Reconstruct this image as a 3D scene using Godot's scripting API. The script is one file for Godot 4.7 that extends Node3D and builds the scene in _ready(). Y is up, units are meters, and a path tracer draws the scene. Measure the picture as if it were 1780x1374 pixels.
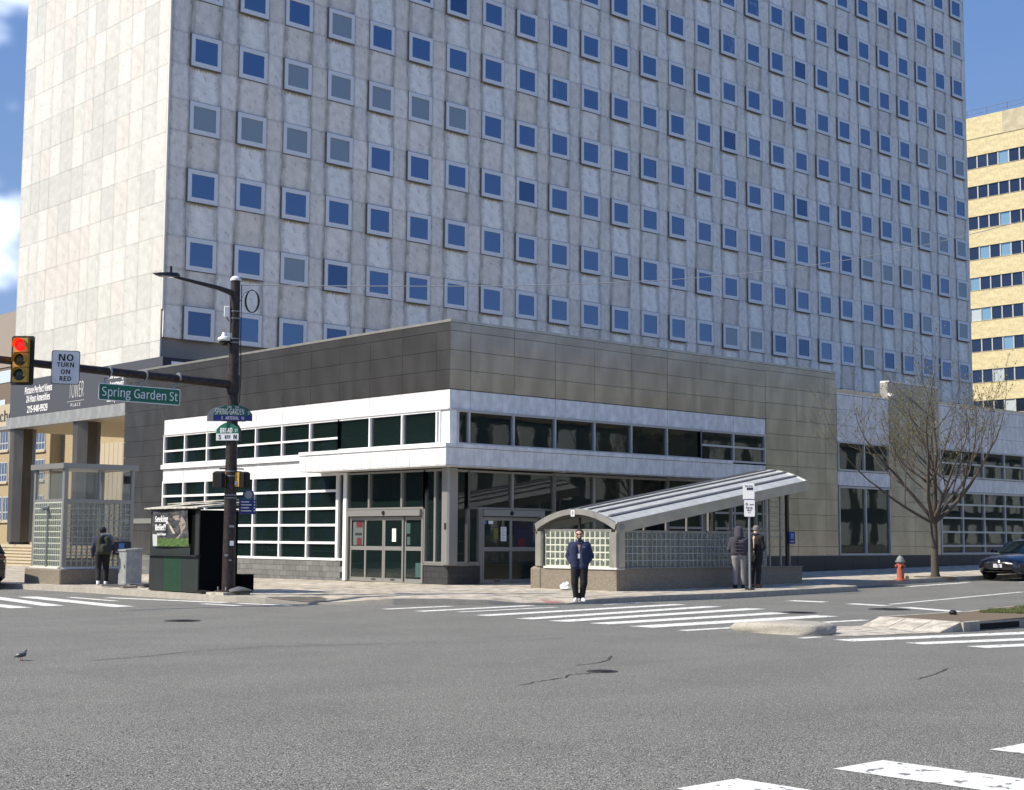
extends Node3D
# Street corner: marble office tower, metal-clad corner store, subway entrance, mast-arm signal.
# Axes: x along the store's long front, -z along its left front, y up; the store's corner stands at x 0, z 0.

class B:
	var v := PackedVector3Array()
	var n := PackedVector3Array()
	var t := PackedVector2Array()
	var o := Vector3.ZERO
	func _init(origin := Vector3.ZERO) -> void:
		o = origin
	func put(p: Vector3, nn: Vector3, u: Vector2) -> void:
		v.append(p - o); n.append(nn); t.append(u)
	func tri(a: Vector3, b: Vector3, c: Vector3, ua := Vector2(0, 1), ub := Vector2(1, 1), uc := Vector2(1, 0)) -> void:
		var nn := (b - a).cross(c - a).normalized()
		put(a, nn, ua); put(c, nn, uc); put(b, nn, ub)
	func quad(a: Vector3, b: Vector3, c: Vector3, d: Vector3, u0 := Vector2(0, 0), u1 := Vector2(1, 1)) -> void:
		tri(a, b, c, Vector2(u0.x, u1.y), u1, Vector2(u1.x, u0.y))
		tri(a, c, d, Vector2(u0.x, u1.y), Vector2(u1.x, u0.y), u0)
	func squad(a: Vector3, b: Vector3, c: Vector3, d: Vector3, na: Vector3, nb: Vector3, nc: Vector3, nd: Vector3, ua := Vector2.ZERO, uc := Vector2.ONE) -> void:
		put(a, na, Vector2(ua.x, uc.y)); put(c, nc, Vector2(uc.x, ua.y)); put(b, nb, uc)
		put(a, na, Vector2(ua.x, uc.y)); put(d, nd, ua); put(c, nc, Vector2(uc.x, ua.y))
	func hexa(p: Array) -> void: # p: 4 bottom corners counterclockwise seen from above, then the 4 top ones
		quad(p[3], p[2], p[1], p[0]); quad(p[4], p[5], p[6], p[7])
		for i in 4:
			var j := (i + 1) % 4
			quad(p[i], p[j], p[j + 4], p[i + 4])
	func box(c: Vector3, s: Vector3, m := Basis.IDENTITY) -> void:
		var h := s / 2.0
		var p := []
		for y in [-h.y, h.y]:
			for q in [Vector2(-h.x, h.z), Vector2(h.x, h.z), Vector2(h.x, -h.z), Vector2(-h.x, -h.z)]:
				p.append(c + m * Vector3(q.x, y, q.y))
		hexa(p)
	func bx(x0: float, x1: float, y0: float, y1: float, z0: float, z1: float) -> void:
		box(Vector3(x0 + x1, y0 + y1, z0 + z1) / 2.0, Vector3(absf(x1 - x0), absf(y1 - y0), absf(z1 - z0)))
	func cham(c: Vector3, s: Vector3, r: float, m := Basis.IDENTITY) -> void: # box with its 4 upright edges and its top edges chamfered
		var h := s / 2.0
		var ring := func(y: float, e: float) -> Array:
			var x := h.x - e
			var z := h.z - e
			var k := minf(r, minf(x, z) * .9)
			var out := []
			for q in [Vector2(-x + k, z), Vector2(x - k, z), Vector2(x, z - k), Vector2(x, -z + k), Vector2(x - k, -z), Vector2(-x + k, -z), Vector2(-x, -z + k), Vector2(-x, z - k)]:
				out.append(c + m * Vector3(q.x, y, q.y))
			return out
		var rings := [ring.call(-h.y, 0.0), ring.call(h.y - r, 0.0), ring.call(h.y, r)]
		for k in 2:
			for i in 8:
				var j := (i + 1) % 8
				quad(rings[k][i], rings[k][j], rings[k + 1][j], rings[k + 1][i])
		for i in range(1, 7):
			tri(rings[2][0], rings[2][i], rings[2][i + 1]); tri(rings[0][0], rings[0][i + 1], rings[0][i])
	func cyl(p: Vector3, q: Vector3, r0: float, r1 := -1.0, seg := 10, caps := true) -> void:
		if r1 < 0: r1 = r0
		var ax := (q - p).normalized()
		var s := ax.cross(Vector3.UP if absf(ax.y) < .9 else Vector3.RIGHT).normalized()
		var w := s.cross(ax)
		for i in seg:
			var a := TAU * i / seg
			var b := TAU * (i + 1) / seg
			var da := s * cos(a) - w * sin(a)
			var db := s * cos(b) - w * sin(b)
			squad(p + da * r0, p + db * r0, q + db * r1, q + da * r1, da, db, db, da, Vector2(float(i) / seg, 0), Vector2(float(i + 1) / seg, 1))
			if caps:
				if r0 > .0005: tri(p, p + db * r0, p + da * r0)
				if r1 > .0005: tri(q, q + da * r1, q + db * r1)
	func lathe(c: Vector3, prof: Array, seg := 14, ax := Basis.IDENTITY) -> void: # prof: Vector2(radius, height) going up
		for k in prof.size() - 1:
			var p: Vector2 = prof[k]
			var q: Vector2 = prof[k + 1]
			var nl := Vector2(q.y - p.y, p.x - q.x).normalized()
			for i in seg:
				var a := TAU * i / seg
				var b := TAU * (i + 1) / seg
				var da := Vector3(cos(a), 0, -sin(a))
				var db := Vector3(cos(b), 0, -sin(b))
				var na := ax * (da * nl.x + Vector3.UP * nl.y)
				var nb := ax * (db * nl.x + Vector3.UP * nl.y)
				squad(c + ax * (da * p.x + Vector3.UP * p.y), c + ax * (db * p.x + Vector3.UP * p.y), c + ax * (db * q.x + Vector3.UP * q.y), c + ax * (da * q.x + Vector3.UP * q.y), na, nb, nb, na)
	func tube(pts: Array, rad, seg := 6) -> void:
		var rings := []
		var side := Vector3.ZERO
		for i in pts.size():
			var d: Vector3 = (pts[mini(i + 1, pts.size() - 1)] - pts[maxi(i - 1, 0)]).normalized()
			side = (side - d * side.dot(d)) if side != Vector3.ZERO else d.cross(Vector3.UP if absf(d.y) < .9 else Vector3.RIGHT)
			side = side.normalized()
			var w := side.cross(d)
			var r: float = rad[i] if rad is Array else rad
			var ring := []
			for k in seg:
				var a := TAU * k / seg
				var e := side * cos(a) - w * sin(a)
				ring.append([pts[i] + e * r, e])
			rings.append(ring)
		for i in pts.size() - 1:
			for k in seg:
				var j := (k + 1) % seg
				squad(rings[i][k][0], rings[i][j][0], rings[i + 1][j][0], rings[i + 1][k][0], rings[i][k][1], rings[i][j][1], rings[i + 1][j][1], rings[i + 1][k][1])
	func extrude(poly: PackedVector2Array, c: Vector3, m: Basis, depth: float) -> void: # outline in m.x, m.y; its front is at c, its back depth behind along m.z
		var q := poly.duplicate()
		if not Geometry2D.is_polygon_clockwise(q): pass
		else: q.reverse()
		var f := func(p: Vector2, k: float) -> Vector3: return c + m.x * p.x + m.y * p.y - m.z * k
		var ix := Geometry2D.triangulate_polygon(q)
		for i in range(0, ix.size(), 3):
			var a: Vector2 = q[ix[i]]
			var b: Vector2 = q[ix[i + 1]]
			var d: Vector2 = q[ix[i + 2]]
			if (b - a).cross(d - a) < 0:
				var e := b
				b = d; d = e
			tri(f.call(a, 0.0), f.call(b, 0.0), f.call(d, 0.0)); tri(f.call(a, depth), f.call(d, depth), f.call(b, depth))
		for i in q.size():
			var a: Vector2 = q[i]
			var b: Vector2 = q[(i + 1) % q.size()]
			quad(f.call(a, depth), f.call(b, depth), f.call(b, 0.0), f.call(a, 0.0))
	func loft(rings: Array, smooth := true) -> void: # rings of equally many points, joined one to the next
		var nr := rings.size()
		var np: int = rings[0].size()
		var nn := []
		for i in nr:
			var row := []
			for k in np:
				var du: Vector3 = rings[i][mini(k + 1, np - 1)] - rings[i][maxi(k - 1, 0)]
				var dv: Vector3 = rings[mini(i + 1, nr - 1)][k] - rings[maxi(i - 1, 0)][k]
				row.append(du.cross(dv).normalized())
			nn.append(row)
		for i in nr - 1:
			for k in np - 1:
				if smooth:
					squad(rings[i][k], rings[i][k + 1], rings[i + 1][k + 1], rings[i + 1][k], nn[i][k], nn[i][k + 1], nn[i + 1][k + 1], nn[i + 1][k])
				else:
					quad(rings[i][k], rings[i][k + 1], rings[i + 1][k + 1], rings[i + 1][k])
	func mesh() -> ArrayMesh:
		var a := []
		a.resize(Mesh.ARRAY_MAX)
		a[Mesh.ARRAY_VERTEX] = v
		a[Mesh.ARRAY_NORMAL] = n
		a[Mesh.ARRAY_TEX_UV] = t
		var m := ArrayMesh.new()
		if v.size(): m.add_surface_from_arrays(Mesh.PRIMITIVE_TRIANGLES, a)
		return m

var rng := RandomNumberGenerator.new()
var M := {}

func tag(x: Node, label: String, category: String, group := "") -> Node:
	x.set_meta("label", label); x.set_meta("category", category)
	if group: x.set_meta("group", group)
	return x

func thing(called: String, label: String, category: String, at := Vector3.ZERO, turn := 0.0, group := "") -> Node3D:
	var x := Node3D.new()
	x.name = called
	add_child(x, true)
	x.position = at; x.rotation.y = turn
	tag(x, label, category, group)
	return x

func part(parent: Node, called: String, b, m: Material, at := Vector3.ZERO, kind := "") -> MeshInstance3D:
	var x := MeshInstance3D.new()
	x.name = called
	x.mesh = b.mesh() if b is B else b
	x.material_override = m
	parent.add_child(x, true)
	x.position = at
	if kind: x.set_meta("kind", kind)
	return x

func text(parent: Node, s: String, at: Vector3, turn: Basis, high: float, m: Material, squeeze := 1.0, font := "Droid Sans", bold := false, align := HORIZONTAL_ALIGNMENT_CENTER) -> MeshInstance3D:
	var f := SystemFont.new()
	f.font_names = PackedStringArray([font])
	if bold: f.font_weight = 700
	var t := TextMesh.new()
	t.font = f; t.text = s; t.font_size = 32; t.pixel_size = high / 23.0; t.depth = .006; t.curve_step = 3.0
	t.horizontal_alignment = align
	var x := part(parent, "lettering", t, m)
	x.transform = Transform3D(turn * Basis.from_scale(Vector3(squeeze, 1, 1)), at)
	return x

func lin(r: float, g: float, b: float, a := 1.0) -> Color:
	var c := Color(r, g, b).linear_to_srgb()
	c.a = a
	return c

func mat(called: String, c: Color, rough := .8, metal := 0.0) -> StandardMaterial3D:
	var m := StandardMaterial3D.new()
	m.resource_name = called
	m.albedo_color = c; m.roughness = rough; m.metallic = metal
	M[called] = m
	return m

func noise_tex(freq: float, lo: Color, hi: Color, size := 512, octaves := 4, kind := FastNoiseLite.TYPE_SIMPLEX_SMOOTH, normal := 0.0, sd := 1, stops := [0.25, 0.75]) -> NoiseTexture2D:
	var f := FastNoiseLite.new()
	f.noise_type = kind; f.frequency = freq; f.fractal_octaves = octaves; f.seed = sd
	var t := NoiseTexture2D.new()
	t.width = size; t.height = size; t.seamless = true; t.noise = f
	if normal > 0:
		t.as_normal_map = true; t.bump_strength = normal
	else:
		var g := Gradient.new()
		g.offsets = PackedFloat32Array(stops); g.colors = PackedColorArray([lo, hi])
		t.color_ramp = g
	return t

func tri_map(m: StandardMaterial3D, scale: float, tex: Texture2D = null, normal: Texture2D = null, strength := 1.0, world := true) -> StandardMaterial3D:
	m.uv1_triplanar = true; m.uv1_world_triplanar = world; m.uv1_scale = Vector3.ONE * scale
	if tex: m.albedo_texture = tex
	if normal:
		m.normal_enabled = true; m.normal_texture = normal; m.normal_scale = strength
	return m

func over(m: StandardMaterial3D, scale, tex: Texture2D) -> StandardMaterial3D: # a second, larger pattern that multiplies the first
	m.detail_enabled = true; m.detail_albedo = tex; m.detail_blend_mode = BaseMaterial3D.BLEND_MODE_MUL
	m.detail_uv_layer = BaseMaterial3D.DETAIL_UV_2
	m.uv2_triplanar = true; m.uv2_world_triplanar = true
	m.uv2_scale = scale if scale is Vector3 else Vector3.ONE * scale
	return m

func grey(x: float) -> Color:
	return lin(x, x, x)

func ground(x: float, z: float) -> float: # the road rises gently to the right and falls along the left street
	return .0125 * clampf(x - 2.0, 0.0, 120.0) + .006 * clampf(z + 4.0, -60.0, 0.0)

func walk(x: float, z: float) -> float: # the pavement, lowered at its two kerb ramps
	var a := exp(-pow((x + 4.4) / 1.35, 4.0)) * clampf((z - 7.2) / 1.6, 0.0, 1.0)
	var q := Vector2(x + 8.6, z - 5.3)
	var b := exp(-pow(q.length() / 1.15, 4.0))
	return ground(x, z) + .15 - .125 * maxf(a, b)

func make_marble(sd: int, tint: Color, dirt: float) -> ImageTexture:
	var w := 192
	var im := Image.create(w, w, false, Image.FORMAT_RGB8)
	var f := FastNoiseLite.new()
	f.seed = sd; f.frequency = .012; f.fractal_octaves = 4
	var g := FastNoiseLite.new()
	g.seed = sd + 50; g.frequency = .03; g.fractal_octaves = 3
	var ang := .5 + .5 * float(sd % 5) / 4.0
	for y in w:
		for x in w:
			var u := float(x) * cos(ang) - float(y) * sin(ang)
			var s := float(x) * sin(ang) + float(y) * cos(ang)
			var warp := f.get_noise_2d(x, y)
			var vein := absf(f.get_noise_2d(u * 2.2 + warp * 60.0, s * .45 + 300.0))
			var vv := 1.0 - smoothstep(0.0, .07, vein)
			var cloud := g.get_noise_2d(u * .55, s * .3)
			var k := 1.0 - (.20 if dirt > .1 else .10) * vv * smoothstep(-.1, .3, g.get_noise_2d(x * .5 + 90, y * .5)) + (.05 if dirt > .1 else .028) * cloud + .05 * warp
			if dirt > 0.0:
				var ex := minf(x, w - 1 - x) / float(w)
				var ey := minf(y, w - 1 - y) / float(w)
				var e := 1.0 - smoothstep(0.0, .21 + .09 * g.get_noise_2d(x * .3, y * .8), ex)
				var e2 := 1.0 - smoothstep(0.0, .08 + .07 * g.get_noise_2d(x * 1.5, y * .2), ey)
				k *= 1.0 - dirt * clampf(e * .9 + e2 * .3, 0, 1) * (.65 + .5 * g.get_noise_2d(x * 2.0, y * .3 + 40.0))
			im.set_pixel(x, y, Color(tint.r * k, tint.g * k, tint.b * k).clamp())
	return ImageTexture.create_from_image(im)

func make_stained(sd: int, tint: Color) -> ImageTexture: # marble with brown runs below a window sill
	var im: Image = make_marble(sd, tint, .28).get_image()
	var g := FastNoiseLite.new()
	g.seed = sd; g.frequency = .05
	var w := im.get_width()
	for y in w:
		for x in w:
			var run := .12 + .12 * g.get_noise_2d(x * 2.0, 5) + .05 * g.get_noise_2d(x * 9.0, 80)
			var e := (1.0 - smoothstep(run * .3, maxf(run, .02), float(y) / w)) * smoothstep(.0, .2, minf(x, w - x) / float(w))
			var c := im.get_pixel(x, y)
			im.set_pixel(x, y, c.lerp(Color(c.r * .62, c.g * .55, c.b * .42), e * .75))
	return ImageTexture.create_from_image(im)

func make_paint() -> ImageTexture:
	var w := 512
	var im := Image.create(w, w, false, Image.FORMAT_RGB8)
	var f := FastNoiseLite.new()
	f.noise_type = FastNoiseLite.TYPE_CELLULAR; f.cellular_return_type = FastNoiseLite.RETURN_DISTANCE2_SUB
	f.frequency = .035; f.domain_warp_enabled = true; f.domain_warp_amplitude = 12.0
	var g := FastNoiseLite.new()
	g.frequency = .018; g.fractal_octaves = 5; g.seed = 4
	for y in w:
		for x in w:
			var wear := g.get_noise_2d(x, y)
			var crack := f.get_noise_2d(x, y) + 1.0
			var k := smoothstep(.01, .045, crack + .05 - maxf(0.0, wear) * .12)
			k *= 1.0 - .95 * smoothstep(.33, .45, wear + .12 * g.get_noise_2d(x * 7, y * 7))
			var p := .85 + .06 * g.get_noise_2d(x * 3, y * 3)
			im.set_pixel(x, y, Color(.40, .40, .395).lerp(Color(p, p, p * .97), k))
	return ImageTexture.create_from_image(im)

func make_poster() -> ImageTexture: # a dark photographic print: pale standing shape over a strip of lawn
	var im := Image.create(160, 192, false, Image.FORMAT_RGB8)
	var g := FastNoiseLite.new()
	g.frequency = .03; g.fractal_octaves = 4
	for y in 192:
		for x in 160:
			var k := .30 + .16 * g.get_noise_2d(x, y) + .05 * g.get_noise_2d(x * 5, y * 5)
			var c := Color(k, k * 1.0, k * 1.03)
			if y > 148:
				c = Color(.33, .42, .24) * (1.0 + .5 * g.get_noise_2d(x * 2, y * 4))
			var dx := x - 112 - 22.0 * sin((y - 40) * .03)
			var wide := 13.0 + 9.0 * sin(y * .035)
			if y > 30 and y < 150 and absf(dx) < wide and g.get_noise_2d(x * 1.2, y * 1.2) > -.25:
				c = c.lerp(Color(.72, .66, .60), .75)
			var d2 := absf(x - 66 - (y - 60) * .45)
			if y > 58 and y < 125 and d2 < 5.0: c = Color(.75, .71, .65)
			if x < 22 and y > 128: c = Color(.78, .79, .78)
			im.set_pixel(x, y, c.clamp())
	return ImageTexture.create_from_image(im)

func make_sky() -> ImageTexture: # clouds only; the picture's left edge looks along -z
	var w := 2048
	var h := 1024
	var im := Image.create(w, h, false, Image.FORMAT_RGBAF)
	var f := FastNoiseLite.new()
	f.frequency = 2.4; f.fractal_octaves = 7; f.seed = 11
	var g := FastNoiseLite.new()
	g.frequency = .55; g.fractal_octaves = 2; g.seed = 5
	for y in range(90, h / 2):
		var el := PI * (.5 - (y + .5) / h)
		for x in w:
			var az := wrapf(TAU * (x + .5) / w, -PI, PI) # 0 along -z, positive towards +x
			var d := Vector3(sin(az) * cos(el), sin(el) * 2.1, -cos(az) * cos(el)) * 2.2
			var big := g.get_noise_3d(d.x, d.y, d.z)
			# clear to the right of the picture and overhead, clouds to the left and behind the viewer
			var clear := smoothstep(.44, .56, az) * (1.0 - .75 * smoothstep(2.0, 2.4, az))
			var veil := smoothstep(1.8, 1.95, az) * (1.0 - smoothstep(2.6, 2.8, az)) * (1.0 - smoothstep(.25, .32, el))
			clear = maxf(clear, veil)
			var cover := big * .8 + .10 - clear * .9 - smoothstep(.6, 1.2, el) * .5
			if cover < -.35: continue
			var k := smoothstep(.06, .30, f.get_noise_3d(d.x, d.y, d.z) + cover * .75)
			k *= 1.0 - clear
			if k > 0.0: im.set_pixel(x, y, Color(1, 1, 1.02, k))
	return ImageTexture.create_from_image(im)

func materials() -> void:
	var speck := noise_tex(.30, Color(.10, .10, .10), Color(.76, .76, .745), 1024, 2, FastNoiseLite.TYPE_SIMPLEX, 0.0, 3, [.12, .92])
	var patch := noise_tex(.014, Color(.945, .945, .945), Color(1, 1, 1), 512, 6, FastNoiseLite.TYPE_SIMPLEX_SMOOTH, 0.0, 8, [.25, .7])
	var grain_n := noise_tex(.25, Color.BLACK, Color.WHITE, 512, 3, FastNoiseLite.TYPE_VALUE, 6.0, 2)
	var m := tri_map(mat("asphalt", Color(1, .99, .955), .93), .21, speck)
	over(m, Vector3(.045, .05, .07), patch)
	var soft := noise_tex(.02, Color(.93, .93, .93), Color(1, 1, 1), 256, 4)
	var fine := noise_tex(.08, Color(.82, .81, .79), Color(1, 1, 1), 512, 5)
	var blot := noise_tex(.02, Color(.78, .77, .75), Color(1, 1, 1), 512, 4, FastNoiseLite.TYPE_SIMPLEX_SMOOTH, 0.0, 21, [.28, .6])
	var tones := [[.60, .545, .46], [.55, .50, .42], [.64, .585, .50], [.57, .505, .41]]
	for i in 4:
		over(tri_map(mat("paving%d" % i, lin(tones[i][0], tones[i][1], tones[i][2]), .92), .5, fine, grain_n, .25), .16, blot)
	over(tri_map(mat("joint", lin(.14, .13, .11), .95), .7, fine), .2, blot)
	over(tri_map(mat("kerb", lin(.46, .43, .375), .9), .8, fine, grain_n, .4), .5, soft)
	over(tri_map(mat("concrete", lin(.62, .575, .50), .92), .6, fine, grain_n, .3), .25, blot)
	tri_map(mat("tactile", lin(.42, .22, .20), .9), 2.0, fine)
	tri_map(mat("paint", Color(1, 1, 1), .75), .55, make_paint())
	var white_fine := noise_tex(.03, Color(.93, .93, .93), Color(1, 1, 1), 256, 4)
	for i in 6:
		var tint: Color = [Color(.86, .845, .815), Color(.88, .868, .845), Color(.83, .815, .79), Color(.855, .835, .80), Color(.89, .88, .86), Color(.84, .83, .81)][i]
		var q := mat("marble%d" % i, Color(1, 1, 1), .62)
		q.albedo_texture = make_marble(i * 7 + 1, tint, .32)
	for i in 3:
		var q := mat("stained%d" % i, Color(1, 1, 1), .62)
		q.albedo_texture = make_stained(i * 5 + 3, [Color(.92, .91, .89), Color(.90, .895, .88), Color(.91, .90, .87)][i])
	for i in 6:
		var tint: Color = [Color(.77, .77, .745), Color(.795, .79, .765), Color(.74, .74, .72), Color(.78, .765, .74), Color(.805, .80, .78), Color(.765, .765, .745)][i]
		var q := mat("clean_marble%d" % i, Color(1, 1, 1), .6)
		q.albedo_texture = make_marble(i * 9 + 2, tint, .05)
	mat("gap", lin(.10, .10, .095), .9)
	mat("tower_frame", lin(.66, .68, .71), .4, .1)
	var wav := noise_tex(.008, Color.BLACK, Color.WHITE, 256, 2, FastNoiseLite.TYPE_SIMPLEX_SMOOTH, 5.0, 31)
	m = tri_map(mat("pane_blue", lin(.155, .215, .315), .03, 1.0), .35, null, wav, .05)
	m = tri_map(mat("pane_dark", lin(.105, .15, .235), .03, 1.0), .35, null, wav, .05)
	m = tri_map(mat("pane_blind", lin(.25, .30, .33), .2, .3), .35, null, wav, .05)
	# store cladding
	var oil := noise_tex(.006, Color.BLACK, Color.WHITE, 512, 2, FastNoiseLite.TYPE_SIMPLEX_SMOOTH, 8.0, 17)
	var smear := noise_tex(.012, Color(.90, .90, .90), Color(1, 1, 1), 256, 4, FastNoiseLite.TYPE_SIMPLEX_SMOOTH, 0.0, 13)
	for i in 3:
		m = tri_map(mat("panel%d" % i, lin(.55, .51, .445) * (.985 + .012 * i), .24, .95), .28, null, oil, .05)
		over(m, Vector3(.3, .14, .3), smear)
	over(tri_map(mat("white_panel", lin(.80, .80, .80), .45), .3, white_fine), Vector3(.6, .12, .6), noise_tex(.02, Color(.93, .93, .93), Color(1, 1, 1), 256, 4))
	mat("alu", lin(.50, .50, .50), .38, .35)
	mat("white_alu", lin(.74, .74, .74), .4)
	mat("dull_alu", lin(.33, .325, .31), .45, .6)
	m = mat("glass", lin(.014, .028, .025, .5), .02)
	m.transparency = BaseMaterial3D.TRANSPARENCY_ALPHA; m.metallic_specular = .68
	tri_map(m, .3, null, oil, .012)
	m = mat("clear_glass", lin(.30, .36, .34, .22), .02)
	m.transparency = BaseMaterial3D.TRANSPARENCY_ALPHA
	m = mat("block_glass", lin(.24, .27, .225, .24), .12)
	m.transparency = BaseMaterial3D.TRANSPARENCY_ALPHA
	tri_map(m, 1.6, null, noise_tex(.03, Color.BLACK, Color.WHITE, 256, 2, FastNoiseLite.TYPE_SIMPLEX_SMOOTH, 10.0, 3), .6)
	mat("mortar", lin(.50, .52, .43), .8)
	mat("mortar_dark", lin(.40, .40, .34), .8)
	mat("rim_dark", lin(.13, .13, .13), .6)
	mat("grit_light", lin(.46, .45, .41), .8)
	mat("grit_dark", lin(.03, .03, .03), .8)
	mat("interior", lin(.055, .06, .06), .9)
	mat("interior_light", lin(.22, .23, .22), .9)
	for i in 3:
		over(tri_map(mat("block%d" % i, grey(.17 + .025 * i), .85), 1.5, fine, grain_n, .2), .3, soft)
	mat("dark_stone", lin(.028, .028, .032), .35)
	mat("block_dark", lin(.035, .035, .038), .5)
	var fleck := noise_tex(.22, Color(.42, .40, .37), Color(.86, .83, .78), 512, 3, FastNoiseLite.TYPE_VALUE, 0.0, 40, [.25, .8])
	tri_map(mat("granite", lin(.56, .52, .465), .55), 1.2, fleck)
	mat("sill", lin(.62, .60, .56), .7)
	var brushed := noise_tex(.02, Color(.75, .75, .75), Color(1, 1, 1), 256, 4)
	m = tri_map(mat("steel", lin(.56, .54, .48), .36, .75), .3, soft)
	mat("seam", lin(.15, .15, .155), .5, .3)
	over(tri_map(mat("roof_sheet", lin(.66, .66, .62), .45, .25), .4, white_fine), Vector3(.4, .4, .4), smear)
	over(tri_map(mat("bronze", lin(.17, .155, .135), .4, .75), .4, null, oil, .06), Vector3(.4, .1, .4), smear)
	over(tri_map(mat("fascia", lin(.36, .37, .37), .45, .3), .4, null), Vector3(.4, .1, .4), smear)
	mat("banner", lin(.060, .064, .080), .55)
	mat("navy", lin(.012, .013, .035), .5)
	mat("letter_white", grey(.8), .6)
	mat("letter_grey", grey(.45), .6)
	mat("letter_black", grey(.012), .6)
	# street things
	over(tri_map(mat("pole_brown", lin(.052, .036, .032), .5, .2), 1.0, white_fine), .9, noise_tex(.03, Color(.6, .55, .55), Color(1, 1, 1), 256, 4))
	mat("sign_green", lin(.005, .13, .075), .4)
	mat("sign_green_dark", lin(.006, .085, .055), .4)
	mat("sign_blue", lin(.012, .018, .15), .4)
	mat("sign_white", lin(.62, .63, .65), .5)
	mat("sign_back", lin(.30, .30, .30), .5, .4)
	mat("sign_brown", lin(.03, .026, .025), .6)
	mat("black", grey(.010), .5)
	mat("matte_black", grey(.006), .9)
	mat("rubber", grey(.012), .85)
	mat("signal_yellow", lin(.52, .30, .045), .5)
	m = mat("red_lamp", lin(.6, .02, .02), .3)
	m.emission_enabled = true; m.emission = Color(1.0, .10, .09); m.emission_energy_multiplier = .55
	mat("lens_off_amber", lin(.05, .035, .012), .25)
	mat("lens_off_green", lin(.008, .035, .03), .25)
	mat("plastic_white", lin(.72, .72, .72), .4)
	mat("smoke", grey(.012), .08)
	mat("dark_metal", lin(.035, .033, .032), .45, .4)
	mat("galvanised", lin(.30, .31, .32), .45, .5)
	over(tri_map(mat("kiosk_green", lin(.012, .05, .026), .45), .8, white_fine), .5, soft)
	over(tri_map(mat("kiosk_dark", lin(.020, .026, .025), .5), .8, white_fine), .5, soft)
	mat("kiosk_black", lin(.004, .005, .005), .8).metallic_specular = .15
	over(tri_map(mat("kiosk_roof", lin(.70, .68, .6), .8), .6, fine), .4, blot)
	m = mat("poster", Color(.95, .95, .95), .25)
	m.albedo_texture = make_poster()
	over(tri_map(mat("cabinet", lin(.34, .355, .36), .5, .1), .6, white_fine), .5, soft)
	mat("hydrant_red", lin(.40, .105, .065), .6)
	mat("hydrant_grey", lin(.20, .22, .215), .55)
	mat("hydrant_cap", lin(.36, .25, .16), .6)
	var barkn := noise_tex(.05, Color.BLACK, Color.WHITE, 256, 4, FastNoiseLite.TYPE_SIMPLEX_SMOOTH, 10.0, 9)
	tri_map(mat("bark", lin(.155, .13, .11), .95), 2.0, noise_tex(.06, Color(.55, .53, .5), Color(1, 1, 1), 256, 4), barkn, .8)
	mat("bud", lin(.21, .20, .075), .8)
	for i in 3: mat("grass%d" % i, lin([.07, .10, .13][i], [.10, .12, .12][i], [.03, .04, .06][i]), .9)
	tri_map(mat("soil", lin(.17, .13, .085), .95), 1.2, fine)
	tri_map(mat("iron", lin(.035, .033, .032), .7, .3), 3.0, fine)
	mat("tar", lin(.025, .025, .026), .8)
	m = mat("car_navy", lin(.006, .007, .016), .22)
	m.clearcoat_enabled = true; m.clearcoat = 1.0; m.clearcoat_roughness = .03
	m = mat("car_black", lin(.005, .005, .006), .22)
	m.clearcoat_enabled = true; m.clearcoat = 1.0; m.clearcoat_roughness = .03
	m = mat("car_glass", lin(.012, .02, .02), .03)
	mat("chrome", grey(.6), .12, 1.0)
	mat("lamp_glass", lin(.5, .5, .52), .08, .3)
	mat("tail_red", lin(.14, .008, .010), .15)
	mat("plate", lin(.62, .60, .64), .5)
	# far buildings
	var bricky := noise_tex(.09, Color(.80, .78, .74), Color(1, 1, 1), 512, 4, FastNoiseLite.TYPE_VALUE, 0.0, 51)
	m = tri_map(mat("tan_brick", lin(.47, .375, .235), .9), .4, bricky)
	m.uv1_scale = Vector3(.35, 1.6, .35)
	tri_map(mat("limestone", lin(.55, .475, .345), .85), .3, fine)
	tri_map(mat("grey_wall", lin(.33, .29, .255), .85), .2, fine)
	tri_map(mat("brown_wall", lin(.17, .135, .11), .85), .3, fine)
	m = over(tri_map(mat("yellow_stone", lin(.66, .57, .345), .85), .3, white_fine), Vector3(.12, .3, .12), soft)
	m = over(tri_map(mat("pale_stone", lin(.62, .56, .40), .85), .3, fine), .2, smear)
	mat("far_glass", lin(.07, .10, .16), .05, .8)
	mat("far_blue", lin(.28, .47, .60), .1, .5)
	mat("far_pale", lin(.50, .56, .58), .2, .2)
	mat("far_blind", lin(.62, .68, .64), .4)
	mat("far_frame", lin(.42, .43, .43), .5)
	tri_map(mat("red_brick", lin(.045, .05, .06), .9), .5, bricky)
	mat("dark_front", lin(.05, .065, .06), .7)
	tri_map(mat("tan_render", lin(.31, .25, .17), .9), .3, fine)
	tri_map(mat("grey_render", lin(.17, .18, .165), .9), .3, fine)
	mat("rail", lin(.10, .13, .22), .5)
	# people
	mat("skin_light", lin(.55, .34, .25), .55)
	mat("skin_brown", lin(.16, .085, .055), .55)
	mat("hair_brown", lin(.028, .016, .011), .7)
	mat("hair_black", lin(.010, .009, .009), .8)
	mat("hair_grey", lin(.16, .155, .15), .8)
	for q in [["navy_cloth", .013, .020, .058], ["black_cloth", .007, .007, .009], ["shade_black", .010, .010, .013], ["grey_cloth", .13, .13, .14], ["slate_cloth", .032, .034, .060], ["jeans_pale", .21, .20, .20], ["olive_cloth", .030, .030, .020], ["puffer", .050, .045, .060]]:
		m = mat(q[0], lin(q[1], q[2], q[3]), .9)
		m.rim_enabled = true; m.rim = .25
	mat("shoe_white", grey(.70), .6)
	mat("shoe_brown", lin(.20, .09, .045), .7)
	mat("badge", lin(.55, .58, .62), .4)
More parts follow.
